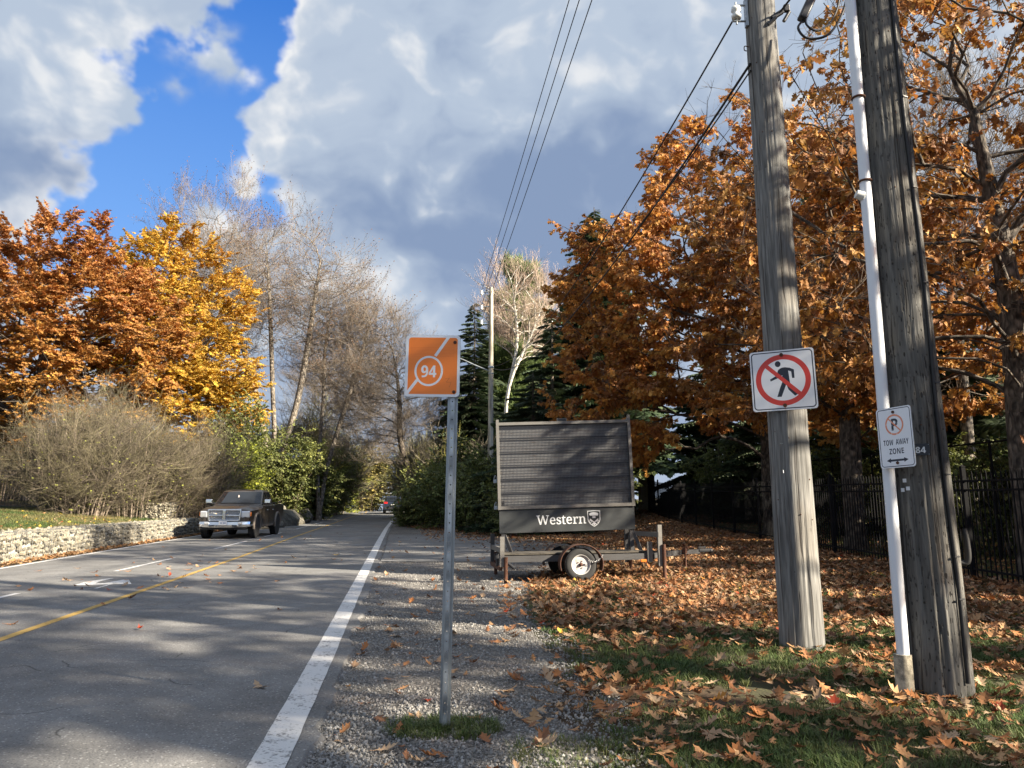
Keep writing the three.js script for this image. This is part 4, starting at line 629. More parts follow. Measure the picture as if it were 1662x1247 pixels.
// orange route marker on its channel post
{
  const t = thing('sign_post', 'galvanised steel channel post with punched holes holding the orange sign', 'post', onGround(-0.42, 5.11)); t.rotation.z = -0.0105;
  const H = 2.5, web = new THREE.Shape([[-0.014, -0.3], [0.014, -0.3], [0.014, H], [-0.014, H]].map(([x, y]) => new THREE.Vector2(x, y)));
  for (let y = 0.1; y < H - 0.03; y += 0.0615) { const h = new THREE.Path(); h.absarc(0, y, 0.0048, 0, Math.PI * 2, true); web.holes.push(h); }
  part(t, 'web', new THREE.ExtrudeGeometry(web, { depth: 0.003, bevelEnabled: false, curveSegments: 5 }).translate(0, 0, 0.024), M.galv);
  for (const s of [-1, 1]) { part(t, 'side_wall', bar([s * 0.0165, -0.3, 0.0115], [s * 0.0165, H, 0.0115], 0.003, 0.031).rotateY(0), M.galv); part(t, 'flange', box(0.016, H + 0.3, 0.003, s * 0.026, H / 2 - 0.15, -0.002), M.galv); }
  const tex = canvasTex(640, 736, (c, w, h) => {
    c.fillStyle = '#dfe3e6'; c.fillRect(0, 0, w, h); c.fillStyle = '#ee7f24'; c.beginPath(); c.roundRect(34, 30, w - 68, h - 62, 34); c.fill();
    c.fillStyle = 'rgba(205,92,22,0.5)'; for (let y = 150; y < 260; y += 17) c.fillRect(60, y, w - 130, 3);
    c.strokeStyle = '#dfe3e6'; c.lineWidth = 34; c.beginPath(); c.moveTo(500, 20); c.lineTo(348, 250); c.stroke(); c.beginPath(); c.moveTo(34, 690); c.lineTo(148, 532); c.stroke();
    c.lineWidth = 24; c.beginPath(); c.ellipse(276, 430, 154, 168, 0, 0, 7); c.stroke();
    c.fillStyle = '#dfe3e6'; c.font = 'bold 196px sans-serif'; c.textAlign = 'center'; c.textBaseline = 'middle'; c.save(); c.translate(276, 436); c.scale(0.86, 1); c.fillText('94', 0, 0); c.restore();
    c.strokeStyle = 'rgba(110,60,20,0.45)'; c.lineWidth = 3; c.beginPath(); c.moveTo(470, 520); c.lineTo(520, 512); c.lineTo(484, 560); c.lineTo(540, 560); c.lineTo(520, 620); c.stroke(); grime(c, w, h, 30, 2, 0.04);
  });
  const s = signPlate(0.37, 0.425, 0.026, tex), q = thing('route_marker_sign', 'orange sign with white diagonal line and circled 94', 'sign', [-0.5345, 2.478, -5.07], 0); q.rotation.z = -0.0105;
  part(q, 'plate', s.plate, M.galv); part(q, 'printed_face', s.face, s.print); for (const y of [0.163, -0.178]) part(q, 'bolt', boltGeo, M.rust, [0.147, y, 0.005]);
}
// distant pole with its street lamp
const poleC = thing('utility_pole', 'distant sunlit utility pole with a street lamp arm', 'utility pole', onGround(-1.12, 40));
{
  const y0 = poleC.position.y, top = 14.24 - y0;
  part(poleC, 'shaft', poleGeo(0.17, 0.105, top + 0.25, 5, 14), mat([0.62, 0.575, 0.50], 0.9, { map: sized(T.stone, 1, 3) }));
  for (const y of [14.0, 13.17, 12.34]) { part(poleC, 'bracket', rod([-0.08, y - y0, 0], [-0.5, y - y0 - 0.02, 0], 0.035), M.galv); part(poleC, 'insulator', new THREE.CylinderGeometry(0.06, 0.085, 0.22, 10).translate(-0.52, y - y0 - 0.04, 0), M.insulator); }
  part(poleC, 'lamp_arm', tube([[-0.1, 8.3, 0], [-0.9, 8.62, 0.1], [-1.7, 8.95, 0.2], [-2.3, 9.05, 0.25]], 0.04, 6, 16), M.galv);
  part(poleC, 'lamp_head', new THREE.SphereGeometry(1, 10, 8).scale(0.36, 0.09, 0.15).translate(-2.55, 9.05, 0.28), M.insulator);
  part(poleC, 'clamp', [box(0.3, 0.1, 0.3, 0, 8.5, 0, 0.02), box(0.28, 0.06, 0.28, 0, 8.15, 0, 0.02)], M.galv);
}
// overhead wires
const sag = (a, b, s, n = 24) => range(0, 1, 1 / n).map((t) => V(lerp(a[0], b[0], t), lerp(a[1], b[1], t) - 4 * s * t * (1 - t), lerp(a[2], b[2], t)));
[['leftmost', [-1.64, 14.08, -40], [2.3, 13.3, -7.84]], ['middle', [-1.64, 13.25, -40], [2.4, 12.86, -7.84]], ['rightmost', [-1.64, 12.42, -40], [2.52, 12.36, -7.84]]].forEach(([w, a, b]) => single('power_line', tube(sag(a, b, 0.12), 0.012, 5, 60), M.wire, `${w} of the three black power lines over the road edge`, 'wire', 'three power lines'));
single('power_line', tube(sag([2.54, 7.12, -7.79], [-0.95, 9.9, -40], 1.0), 0.011, 5, 70), M.wire, 'thin lower wire leaving the insulator on the pale pole', 'wire');
single('telephone_cable', [tube(sag([2.66, 6.5, -7.78], [-0.95, 9.75, -40], 1.15), 0.015, 5, 70), tube(sag([2.66, 6.42, -7.78], [2.05, 6.35, -12.5], 0.06), 0.009, 5, 30)], M.wire, 'thick sagging black cable tied to the pale pole below the insulator', 'cable');
single('support_strand', tube(sag([2.99, 7.06, -7.65], [5.2, 9.0, -3], 0.02), 0.012, 5, 20), M.wire, 'short strand running up and right from the pale pole', 'wire');
{
  const t = thing('cable_splice_case', 'black cable splice case hanging near the top between the poles', 'cable box', [3.07, 6.70, -7.3], 0); t.rotation.z = -0.45;
  part(t, 'case', box(0.09, 0.52, 0.1, 0, 0.26, 0, 0.02), M.blackPaint);
  part(t, 'cable_loop', [tube([[0.02, 0.02, 0], [0.0, -0.12, 0.02], [0.12, -0.2, 0.03], [0.3, -0.08, 0.02], [0.36, 0.25, 0], [0.3, 0.6, 0]], 0.013, 6, 40), tube([[0.03, 0.02, 0.03], [0.06, -0.05, 0.03], [0.18, -0.08, 0.03], [0.27, 0.05, 0.02], [0.29, 0.3, 0], [0.2, 0.6, 0]], 0.011, 6, 40)], M.wire);
}
// little roadside sign far ahead
{
  const t = thing('roadside_sign', 'small white distant sign on a thin post beside the far car', 'sign', onGround(-7.65, 60)); part(t, 'post', rod([0, 0, 0], [0, 2.7, 0], 0.03, 0.03, 6), M.galv); part(t, 'plate', box(0.42, 0.72, 0.01, 0, 2.45, 0.04), mat([0.8, 0.8, 0.8], 0.5)); part(t, 'print', [box(0.1, 0.24, 0.004, 0, 2.6, 0.049), box(0.2, 0.04, 0.004, 0, 2.3, 0.049)], M.blackPaint);
}
// ---------------------------------------------------------------- fences, pillar, gabions, boulders, houses
const picketGeo = (h, w) => { const g = new THREE.CylinderGeometry(w * 0.707, w * 0.707, h, 4, 1).rotateY(Math.PI / 4).translate(0, h / 2, 0), c = new THREE.ConeGeometry(w * 0.707, 0.07, 4).rotateY(Math.PI / 4).translate(0, h + 0.035, 0); return merge([g, c]); };
function ironFence(t, at, length, gapP, gapPost, h, m, tall) {   // at(s) -> [x, y, z] along the run, relative to the thing
  const pg = picketGeo(h - 0.12, 0.018);
  for (let s = gapP; s < length - 0.04; s += gapP) if (Math.abs(s / gapPost - Math.round(s / gapPost)) * gapPost > 0.06) { const p = part(t, 'picket', pg, m), q = at(s); p.position.set(q[0], q[1] + 0.08, q[2]); }
  const post = merge([box(0.075, tall + 0.3, 0.075, 0, tall / 2 - 0.15, 0, 0.006), new THREE.ConeGeometry(0.062, 0.05, 4).rotateY(Math.PI / 4).translate(0, tall + 0.025, 0)]);
  const up = (q, y) => [q[0], q[1] + y, q[2]];
  for (let s = 0; s <= length + 0.01; s += gapPost) { const p = part(t, 'post', post, m), q = at(s); p.position.set(...q); if (s + gapPost <= length + 0.01) for (const y of [0.2, h - 0.32, h - 0.16]) part(t, 'rail', bar(up(at(s), y), up(at(s + gapPost), y), 0.04, 0.035), m); }
}
{
  const X = 8.05, t = thing('iron_fence', 'long black iron picket fence with pointed tops behind the verge', 'fence', onGround(X, 8)), y0 = t.position.y;
  ironFence(t, (s) => [0, groundY(X, 8 + s) - y0, -s], 37.7, 0.135, 2.9, 1.88, M.fenceBlack, 1.97);
  const u = thing('iron_fence', 'dark iron fence on the grassy bank at the left edge', 'fence', onGround(-24.6, 32)), v0 = u.position.y;
  ironFence(u, (s) => [s * 0.955, groundY(-24.6 + s * 0.955, 32 + s * 0.3) - v0, -s * 0.3], 5.4, 0.12, 2.7, 1.85, M.fenceGrey, 1.92);
  // chain link fence behind
  const c = thing('chain_link_fence', 'tall dark chain link fence in the shade behind the iron fence', 'fence', onGround(11.2, 9)), c0 = c.position.y, g = (s) => groundY(11.2, 9 + s) - c0;
  for (let s = 0; s <= 36; s += 3) { part(c, 'post', rod([0, g(s) - 0.2, -s], [0, g(s) + 2.75, -s], 0.03, 0.03, 7), M.fenceBlack); if (s < 36) part(c, 'top_rail', rod([0, g(s) + 2.7, -s], [0, g(s + 3) + 2.7, -s - 3], 0.024, 0.024, 6), M.fenceBlack); }
  const s = soup(); for (let k = 0; k < 38.7; k += 0.16) for (const d of [1, -1]) { const a = d > 0 ? k - 2.7 : k, b = a + d * 2.7, f0 = Math.max(0, d > 0 ? -a / 2.7 : 0), q0 = clamp(a, 0, 36), q1 = clamp(b, 0, 36), y0 = Math.abs(q0 - a), y1 = Math.abs(q1 - a); if (Math.abs(q0 - q1) > 0.05) addTwig(s, V(0, g(q0) + y0, -q0), V(0, g(q1) + y1, -q1), 0.0025, 0.0025, [1, 1, 1]); }
  part(c, 'wire_mesh', soupGeo(s), M.fenceBlack, null, 'stuff');
}
{
  const t = thing('stone_pillar', 'pale square masonry gate pillar at the far end of the fence', 'pillar', onGround(8.15, 47));
  const R = rng(14), tones = [0.9, 1, 1.1].map((k) => mat([0.58 * k, 0.54 * k, 0.46 * k], 0.95, { map: sized(T.stone, 0.6) })), bg = new RoundedBoxGeometry(0.43, 0.29, 0.43, 1, 0.012), n = 8;
  part(t, 'core', box(0.84, n * 0.3, 0.84, 0, n * 0.15, 0), M.concrete);
  for (let i = 0; i < n; i++) for (const sx of [-1, 1]) for (const sz of [-1, 1]) part(t, 'block', bg, tones[Math.floor(R() * 3)], [sx * 0.219 + (i % 2 ? 0.004 : 0), 0.15 + i * 0.3, sz * 0.219]);
  part(t, 'capstone', box(1.14, 0.16, 1.14, 0, n * 0.3 + 0.08, 0, 0.02), M.concrete);
}
const hull = (seed, n) => { const R = rng(seed), pts = []; while (pts.length < n) { const v = V(R() - 0.5, R() - 0.5, R() - 0.5), l = v.length(); if (l > 0.05 && l < 0.5) pts.push(v.multiplyScalar((0.42 + R() * 0.13) / l)); } const g = new ConvexGeometry(pts), p = g.attributes.position, uv = new Float32Array(p.count * 2); for (let i = 0; i < p.count; i++) { uv[i * 2] = p.getX(i) + p.getY(i) * 0.5; uv[i * 2 + 1] = p.getZ(i) + p.getY(i); } g.setAttribute('uv', new THREE.BufferAttribute(uv, 2)); return g; };
const stoneVariants = [1, 2, 3, 4, 5].map((k) => hull(k * 31, 13));
const stoneTones = [[0.46, 0.43, 0.36], [0.40, 0.375, 0.315], [0.52, 0.49, 0.42], [0.32, 0.30, 0.26], [0.43, 0.39, 0.31]], stoneMats = stoneTones.map((c) => mat(c, 0.95, { map: sized(T.stone, 1) }));
function gabion(t, d0, d1, at, height, depth, singles) {
  const R = rng(Math.round(d0 * 10)), sites = [];
  for (let d = d0; d < d1; d += 0.165) for (let y = 0.07; y < height + 0.02; y += 0.13) sites.push([d + (R() - 0.5) * 0.09, Math.min(height - 0.02, y + (R() - 0.5) * 0.07), 0.015 + (R() - 0.5) * 0.07]);
  for (let d = d0; d < d1; d += 0.14) for (let a = 0.12; a < depth; a += 0.16) sites.push([d + (R() - 0.5) * 0.1, height - 0.03 + R() * 0.04, -a + (R() - 0.5) * 0.1]);
  sites.sort((p, q) => p[0] - q[0]);
  const rest = stoneVariants.map(() => []), restC = stoneVariants.map(() => []); let made = 0;
  const skip = singles ? sites.findIndex((q) => q[0] > singles) : -1;
  sites.forEach(([d, y, off], i) => {
    const [x, gy, z, nx, nz] = at(d), s = [0.12 + R() * 0.1, 0.10 + R() * 0.075, 0.14 + R() * 0.06], v = Math.floor(R() * 5), p = V(x + nx * off, gy + y, z + nz * off), e = new THREE.Euler((R() - 0.5) * 0.9, R() * 6.3, (R() - 0.5) * 0.9);
    if (singles && i >= skip && made < 300 && off > -0.1) { const m = part(t, 'stone', stoneVariants[v], stoneMats[Math.floor(R() * 5)]); m.position.copy(p); m.rotation.copy(e); m.scale.set(...s); made++; }
    else { rest[v].push(new THREE.Matrix4().compose(p, new THREE.Quaternion().setFromEuler(e), V(...s))); const c = stoneTones[Math.floor(R() * 5)]; restC[v].push(col(...c)); }
  });
  rest.forEach((l, v) => copies(t, 'stones', stoneVariants[v], M.gabionStone, l, restC[v]));
  const w = [], wv = soup(); for (let d = d0; d <= d1 + 0.01; d += 1) { const [x, gy, z, nx, nz] = at(d); w.push(rod([x + nx * 0.1, gy, z + nz * 0.1], [x + nx * 0.1, gy + height + 0.04, z + nz * 0.1], 0.006, 0.006, 4), rod([x + nx * 0.1, gy + height + 0.04, z + nz * 0.1], [x - nx * depth, gy + height + 0.04, z - nz * depth], 0.006, 0.006, 4)); if (d < d1) { const [X, GY, Z] = at(d + 1); for (const y of [0.03, height + 0.04]) w.push(rod([x + nx * 0.1, gy + y, z + nz * 0.1], [X + nx * 0.1, GY + y, Z + nz * 0.1], 0.006, 0.006, 4)); for (let y = 0.12; y < height; y += 0.09) addTwig(wv, V(x + nx * 0.1, gy + y, z + nz * 0.1), V(X + nx * 0.1, GY + y, Z + nz * 0.1), 0.0022, 0.0022, [1, 1, 1]); for (let k = 0; k < 1; k += 0.1) { const [a, b, c] = at(d + k); addTwig(wv, V(a + nx * 0.1, b, c + nz * 0.1), V(a + nx * 0.1, b + height + 0.04, c + nz * 0.1), 0.0022, 0.0022, [1, 1, 1]); } } }
  part(t, 'basket_frame', merge(w), M.galv); part(t, 'wire_mesh', soupGeo(wv), M.galv, null, 'stuff');
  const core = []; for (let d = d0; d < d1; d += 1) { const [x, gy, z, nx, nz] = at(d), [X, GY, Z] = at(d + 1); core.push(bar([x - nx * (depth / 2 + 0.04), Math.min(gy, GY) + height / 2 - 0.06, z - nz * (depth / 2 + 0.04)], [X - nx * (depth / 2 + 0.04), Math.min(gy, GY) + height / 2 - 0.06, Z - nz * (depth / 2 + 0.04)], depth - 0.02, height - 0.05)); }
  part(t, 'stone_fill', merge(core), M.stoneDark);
}
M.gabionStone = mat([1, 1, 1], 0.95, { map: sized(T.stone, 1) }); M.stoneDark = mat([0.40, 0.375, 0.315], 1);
{
  const nx = 0.991, nz = 0.131, y0 = roadY(12);
  const t = thing('gabion_wall', 'long low gabion wall of cream stones in wire baskets along the far lane', 'stone wall', [wallX(12), y0, -12]);
  gabion(t, 0, 23, (s) => [wallX(12 + s) - wallX(12) + 0.02, roadY(12 + s) - y0, -s, nx, nz], 0.68, 0.85, 4.4);
  const u = thing('gabion_wall', 'short upper gabion tier of cream stones behind the pickup truck', 'stone wall', onGround(-14.75, 33.4, -0.1));
  gabion(u, 0, 6, (s) => [-s * 0.02, groundY(-14.75, 33.4 + s) - groundY(-14.75, 33.4), -s, 0.998, 0.06], 0.8, 0.7, 0);
  part(u, 'end_basket', box(0.9, 0.74, 0.3, -0.6, 0.36, 0.1), M.stoneDark);
  const R = rng(77), list = []; for (let i = 0; i < 90; i++) list.push(new THREE.Matrix4().compose(V(-1.05 + R() * 1.1, 0.05 + R() * 0.74, 0.27), new THREE.Quaternion().setFromEuler(new THREE.Euler(R(), R() * 6, R())), V(0.13 + R() * 0.09, 0.11 + R() * 0.07, 0.15))); copies(u, 'stones', stoneVariants[1], stoneMats[0], list);
}
[[-13.3, 43.5, 0.9, 0.95], [-13.5, 46.2, 1.1, 1.4], [-13.8, 48.8, 1.0, 1.0], [-14.0, 51.6, 1.1, 1.2], [-14.5, 54.5, 0.9, 0.9], [-14.4, 47.5, 1.0, 1.7], [-13.1, 41.4, 0.55, 0.5]].forEach(([x, D, w, h], i) => {
  const q = hull(500 + i * 3, 26).scale(w * 1.6, h * 1.35, w * 1.7);
  const m = single('boulder', q, M.boulder ??= mat([0.24, 0.23, 0.205], 0.95, { map: sized(T.stone, 1.3), bumpMap: sized(T.stone, 0.9), bumpScale: 0.09 }), ['grey boulder nearest the pickup in the roadside bank', 'biggest grey boulder of the bank behind the pickup', 'grey boulder left of the lime leaved vine', 'grey boulder halfway to the bend', 'farthest grey boulder before the tree tunnel', 'grey boulder stacked on top of the row', 'smallest grey boulder at the foot of the bank'][i], 'boulder', 'boulders in the roadside bank'); m.position.set(...onGround(x, D, h * 0.2)); m.rotation.y = i * 1.3;
});
function house(name, label, x, D, w, h, dp, turn, wall, roofMat, rows, cols, roofH = 1.8, up = 0) {
  const t = thing(name, label, 'building', onGround(x, D, up), turn);
  part(t, 'wall', box(w, h + 1, dp, 0, h / 2 - 0.5, 0), wall);
  if (roofH) { const s = new THREE.Shape([[-dp / 2 - 0.4, 0], [dp / 2 + 0.4, 0], [0, roofH]].map(([a, b]) => new THREE.Vector2(a, b))); part(t, 'roof', new THREE.ExtrudeGeometry(s, { depth: w + 0.8, bevelEnabled: false }).rotateY(Math.PI / 2).translate(-w / 2 - 0.4, h, 0), roofMat); } else part(t, 'roof', box(w + 0.4, 0.3, dp + 0.4, 0, h + 0.15, 0), roofMat);
  const fg = merge([box(1.3, 0.08, 0.1, 0, 0.7, 0), box(1.3, 0.08, 0.1, 0, -0.7, 0), box(0.08, 1.32, 0.1, -0.61, 0, 0), box(0.08, 1.32, 0.1, 0.61, 0, 0), box(0.05, 1.32, 0.08, 0, 0, 0)]), pg = box(1.16, 1.34, 0.03, 0, 0, 0);
  for (let r = 0; r < rows; r++) for (let c = 0; c < cols; c++) { const f = part(t, 'window', fg, M.trim, [(c + 0.5) / cols * w - w / 2, 1.6 + r * 2.9, dp / 2 + 0.03]); part(f, 'pane', pg, M.pane, [0, 0, 0]); }
  return t;
}
M.trim = mat([0.7, 0.7, 0.68], 0.6); M.pane = mat([0.03, 0.035, 0.045], 0.08); M.roof = mat([0.10, 0.085, 0.075], 0.9, { map: sized(T.stone, 2) });
house('stone_house', 'pale stone building glimpsed through the wood at the right', 25, 40, 14, 6.4, 8, -0.35, mat([0.50, 0.45, 0.36], 0.95, { map: sized(T.stone, 1.5) }), M.roof, 2, 6, 2.2);
house('dark_house', 'dark grey house behind the fence at the left edge', -36, 46, 12, 4.4, 8, 0.3, mat([0.09, 0.085, 0.085], 0.9), M.roof, 1, 4, 2);
house('white_house', 'low white house hidden behind the leafless brush', -22.5, 58, 13, 3.4, 8, 0.25, mat([0.66, 0.66, 0.63], 0.8), M.roof, 1, 5, 1.2);
// ---------------------------------------------------------------- the trailer with its sign board
const lathe = (pts, n = 28) => new THREE.LatheGeometry(pts.map(([x, y]) => new THREE.Vector2(x, y)), n);
function wheel(parent, pos, R, w, rimR, rimMat, spokes, hubMat, axis = 'z') {       // the wheel's axle lies along z
  const t = new THREE.Group(); t.name = 'wheel'; t.position.set(...pos); parent.add(t);
  const h = w / 2, g = (q) => q.rotateX(Math.PI / 2);
  part(t, 'tyre', g(lathe([[rimR, -h * 0.8], [rimR + 0.02, -h * 0.95], [R - 0.05, -h], [R - 0.015, -h * 0.86], [R, -h * 0.6], [R, h * 0.6], [R - 0.015, h * 0.86], [R - 0.05, h], [rimR + 0.02, h * 0.95], [rimR, h * 0.8]], 36)), M.rubber);
  const grooves = []; for (const k of [-0.35, 0, 0.35]) grooves.push(new THREE.TorusGeometry(R - 0.001, 0.006, 4, 36).translate(0, 0, k * w)); part(t, 'tread_groove', merge(grooves), M.blackPaint);
  part(t, 'rim', g(lathe([[rimR, h * 0.8], [rimR + 0.006, h * 0.86], [rimR - 0.012, h * 0.8], [rimR - 0.025, h * 0.35], [rimR - 0.03, -h * 0.7]], 32)), rimMat);
  const s = new THREE.Shape(); s.absarc(0, 0, rimR - 0.02, 0, Math.PI * 2); for (let i = 0; i < spokes; i++) { const a = i / spokes * 6.283, q = new THREE.Path(), r = rimR * 0.62; q.absellipse(Math.cos(a) * r, Math.sin(a) * r, rimR * 0.21, rimR * 0.15, 0, 6.283, true, a); s.holes.push(q); }
  part(t, 'wheel_disc', new THREE.ExtrudeGeometry(s, { depth: 0.012, bevelEnabled: false, curveSegments: 8 }).translate(0, 0, h * 0.36), rimMat);
  part(t, 'backing', new THREE.CircleGeometry(rimR - 0.022, 24).translate(0, 0, -h * 0.2), M.blackPaint);
  part(t, 'hub', g(lathe([[0, h * 0.95], [rimR * 0.16, h * 0.9], [rimR * 0.2, h * 0.5], [rimR * 0.24, h * 0.4]], 14)), hubMat);
  for (let i = 0; i < 5; i++) { const a = i / 5 * 6.283; part(t, 'lug_nut', new THREE.CylinderGeometry(0.011, 0.011, 0.02, 6).rotateX(Math.PI / 2).translate(Math.cos(a) * rimR * 0.36, Math.sin(a) * rimR * 0.36, h * 0.36 + 0.02), hubMat); }
  return t;
}
{
  const X0 = 1.13, D0 = 14.85, t = thing('sign_trailer', 'black message board on a rusty trailer lettered Western, parked on the leaves', 'trailer', onGround(X0, D0), rad(7));
  const wornBlack = mat([0.05, 0.05, 0.052], 0.6, { map: sized(T.worn, 0.5) }), greySteel = mat([0.16, 0.155, 0.145], 0.6, { map: sized(T.worn, 0.4), metalness: 0.2 }), deckY = 0.44;
  const tilt = (x, y) => y + x * 0.016;
  // deck
  const plank = [0.9, 1, 1.12].map((k) => mat([0.30 * k, 0.28 * k, 0.25 * k], 0.9, { map: sized(T.plank, 0.3, 1.4) }));
  for (let i = 0; i < 8; i++) { const g = box(2.62, 0.032, 0.152, 0, 0, 0, 0.004), m = part(t, 'plank', g, plank[i % 3], [-0.05, deckY + 0.035 + (i % 2) * 0.003, -0.56 + i * 0.16]); m.rotation.z = 0.016; }
  for (const z of [-0.66, 0.66]) part(t, 'frame_rail', bar([-1.4, tilt(-1.4, deckY - 0.045), z], [1.4, tilt(1.4, deckY - 0.045), z], 0.06, 0.11), wornBlack);
  for (const x of [-1.37, -0.5, 0.45, 1.37]) part(t, 'cross_member', bar([x, tilt(x, deckY - 0.06), -0.63], [x, tilt(x, deckY - 0.06), 0.63], 0.055, 0.08), wornBlack);
  // wheels, axle and fenders
  part(t, 'axle', rod([-0.02, 0.285, -0.8], [-0.02, 0.285, 0.8], 0.03, 0.03, 10), M.rust);
  const wheelWhite = mat([0.46, 0.455, 0.445], 0.5, { map: sized(T.worn, 0.6) });
  for (const s of [1, -1]) {
    const w = wheel(t, [-0.02, 0.285, s * 0.84], 0.285, 0.17, 0.168, wheelWhite, 8, M.rust); if (s < 0) w.rotation.y = Math.PI;
    const a0 = -0.12, pts = range(0, 1, 1 / 14).map((k) => { const a = Math.PI * (1 + 0.1 - k * 1.2); return [Math.cos(a) * 0.385 - 0.02, Math.sin(a) * 0.345 + 0.30]; });
    const p = [], ix = []; pts.forEach(([x, y]) => p.push(x, y, s * 0.72, x, y, s * 0.97)); for (let i = 0; i < 14; i++) { const k = i * 2; ix.push(k, k + 1, k + 2, k + 1, k + 3, k + 2); }
    const f = new THREE.BufferGeometry(); f.setAttribute('position', new THREE.Float32BufferAttribute(p, 3)); f.setIndex(ix); f.computeVertexNormals();
    const lip = tube(pts.map(([x, y]) => [x, y - 0.01, s * 0.97]), 0.012, 5, 30); part(t, 'fender', merge([f.setAttribute('uv', new THREE.BufferAttribute(new Float32Array(p.length / 3 * 2), 2)), lip]), M.rustFender ??= mat([0.62, 0.55, 0.5], 0.85, { map: sized(T.rust, 0.4), side: THREE.DoubleSide }));
  }
  const links = []; for (let i = 0; i < 9; i++) { const k = i / 8; links.push(new THREE.TorusGeometry(0.014, 0.004, 5, 8).rotateY(i % 2 ? 1.57 : 0).translate(0.12 + k * 0.24, 0.36 - Math.sin(k * 3.14) * 0.06 + k * 0.08, 0.965)); } part(t, 'chain', merge(links), M.steel);
  // corner posts, rails and rusty jack legs
  for (const [x, z, h, foot] of [[-1.42, 0.86, 0.74, 0], [-1.42, -0.86, 0.78, 0.02], [1.46, 0.80, 0.95, 0.02], [1.3, -0.86, 0.95, 0.02]]) {
    part(t, 'corner_post', box(0.075, h - 0.22, 0.075, x, 0.25 + (h - 0.22) / 2, z), z > 0 ? greySteel : wornBlack);
    part(t, 'jack_leg', rod([x + 0.06, -0.04, z + 0.05], [x + 0.06, h - 0.32, z + 0.05], 0.034, 0.034, 12), M.rust);
  }
  for (const [x, h] of [[-1.42, 0.58], [1.40, 0.80]]) part(t, 'end_rail', bar([x, tilt(x, h), -0.9], [x + (x > 0 ? 0.06 : 0), tilt(x, h - 0.02), 0.84], 0.06, 0.085), greySteel);
  part(t, 'end_rail', bar([-1.44, 0.24, -0.86], [-1.44, 0.22, 0.86], 0.05, 0.07), M.rust);
  part(t, 'step_post', box(0.09, 0.36, 0.06, 1.3, 0.5, 0.7), greySteel);
  part(t, 'crank', [box(0.05, 0.22, 0.07, -1.47, 0.36, 0.55, 0.01), rod([-1.3, 0.3, 0.8], [-1.2, 0.22, 0.85], 0.03)], M.blackPaint);
  part(t, 'marker_lamp', box(0.1, 0.05, 0.03, 1.18, 0.34, 0.70, 0.006), mat([0.8, 0.2, 0.03], 0.3));
  // drawbar and coupler
  part(t, 'drawbar', [bar([1.4, 0.42, 0.5], [2.1, 0.46, 0.05], 0.06, 0.09), bar([1.4, 0.42, -0.5], [2.1, 0.46, -0.05], 0.06, 0.09), bar([2.0, 0.46, 0], [2.5, 0.48, 0], 0.07, 0.08)], wornBlack);
  part(t, 'coupler', [box(0.26, 0.07, 0.09, 2.6, 0.5, 0, 0.02), new THREE.SphereGeometry(0.055, 12, 8).translate(2.72, 0.49, 0), box(0.14, 0.025, 0.03, 2.55, 0.56, 0)], M.blackPaint);
  part(t, 'drawbar_jack', [rod([2.18, 0.2, 0.1], [2.18, 0.56, 0.1], 0.022), rod([2.18, 0.56, 0.1], [2.36, 0.56, 0.1], 0.01), box(0.08, 0.1, 0.06, 2.18, 0.5, 0.07)], M.rust);
  part(t, 'safety_chain', [tube([[1.95, 0.42, 0.08], [2.05, 0.22, 0.1], [2.1, 0.24, 0.1], [2.2, 0.42, 0.06]], 0.008, 4, 16), tube([[2.25, 0.44, 0.05], [2.42, 0.26, 0.06], [2.46, 0.27, 0.06], [2.5, 0.45, 0.04]], 0.008, 4, 16)], M.rust);
  // the board, leaning a little and tipped up to the right
  const b = new THREE.Group(); b.name = 'message_board'; b.position.set(-0.08, 0.86, 0.02); b.rotation.set(0, rad(-4.5), 0.031); t.add(b);
  const W = 2.6, y1 = 0.44, H = 2.1;
  for (const x of [-W / 2 + 0.08, W / 2 - 0.08]) {
    part(b, 'support_leg', [bar([x, -0.5, -0.03], [x, 0.6, -0.03], 0.07, 0.07)], wornBlack);
    part(b, 'brace', [bar([x, 0.05, -0.03], [x + 0.16, -0.42, 0.05], 0.035, 0.06), bar([x, 0.05, -0.03], [x - 0.04, -0.42, -0.28], 0.035, 0.06)], wornBlack);
  }
  part(b, 'frame_bar', box(W, 0.055, 0.12, 0, H - 0.03, 0), greySteel); part(b, 'frame_bar', box(W + 0.02, 0.06, 0.125, 0, y1 + 0.03, 0), greySteel);
  for (const s of [-1, 1]) part(b, 'frame_bar', box(0.055, H - y1 + 0.05, 0.13, s * (W / 2 - 0.025), (H + y1) / 2 + 0.02, 0), greySteel);
  const panelM = mat([0.19, 0.192, 0.195], 0.4, { map: sized(T.worn, 0.7) }), pw = W - 0.11, ph = (H - y1 - 0.12) / 6;
  for (let i = 0; i < 6; i++) part(b, 'display_panel', box(pw, ph - 0.012, 0.02, 0, y1 + 0.06 + ph * (i + 0.5), -0.035), panelM);
  part(b, 'back_plate', box(pw + 0.04, H - y1 - 0.08, 0.02, 0, (H + y1) / 2, -0.058), M.blackPaint);
  const v = [], hz = []; for (let x = -pw / 2 + 0.012; x < pw / 2; x += 0.0265) v.push(box(0.006, H - y1 - 0.1, 0.006, x, (H + y1) / 2, 0.03)); for (let y = y1 + 0.08; y < H - 0.06; y += 0.053) hz.push(box(pw, 0.005, 0.005, 0, y, 0.024)); for (let i = 1; i < 6; i++) hz.push(box(pw, 0.016, 0.02, 0, y1 + 0.06 + ph * i, 0.015));
  part(b, 'grille_wires', merge([...v, ...hz]), mat([0.03, 0.032, 0.04], 0.5), null, 'stuff');
  part(b, 'photocell_box', box(0.19, 0.06, 0.05, -0.02, H + 0.03, -0.02), greySteel); part(b, 'photocell_window', box(0.15, 0.038, 0.004, -0.02, H + 0.03, 0.008), M.blackPaint);
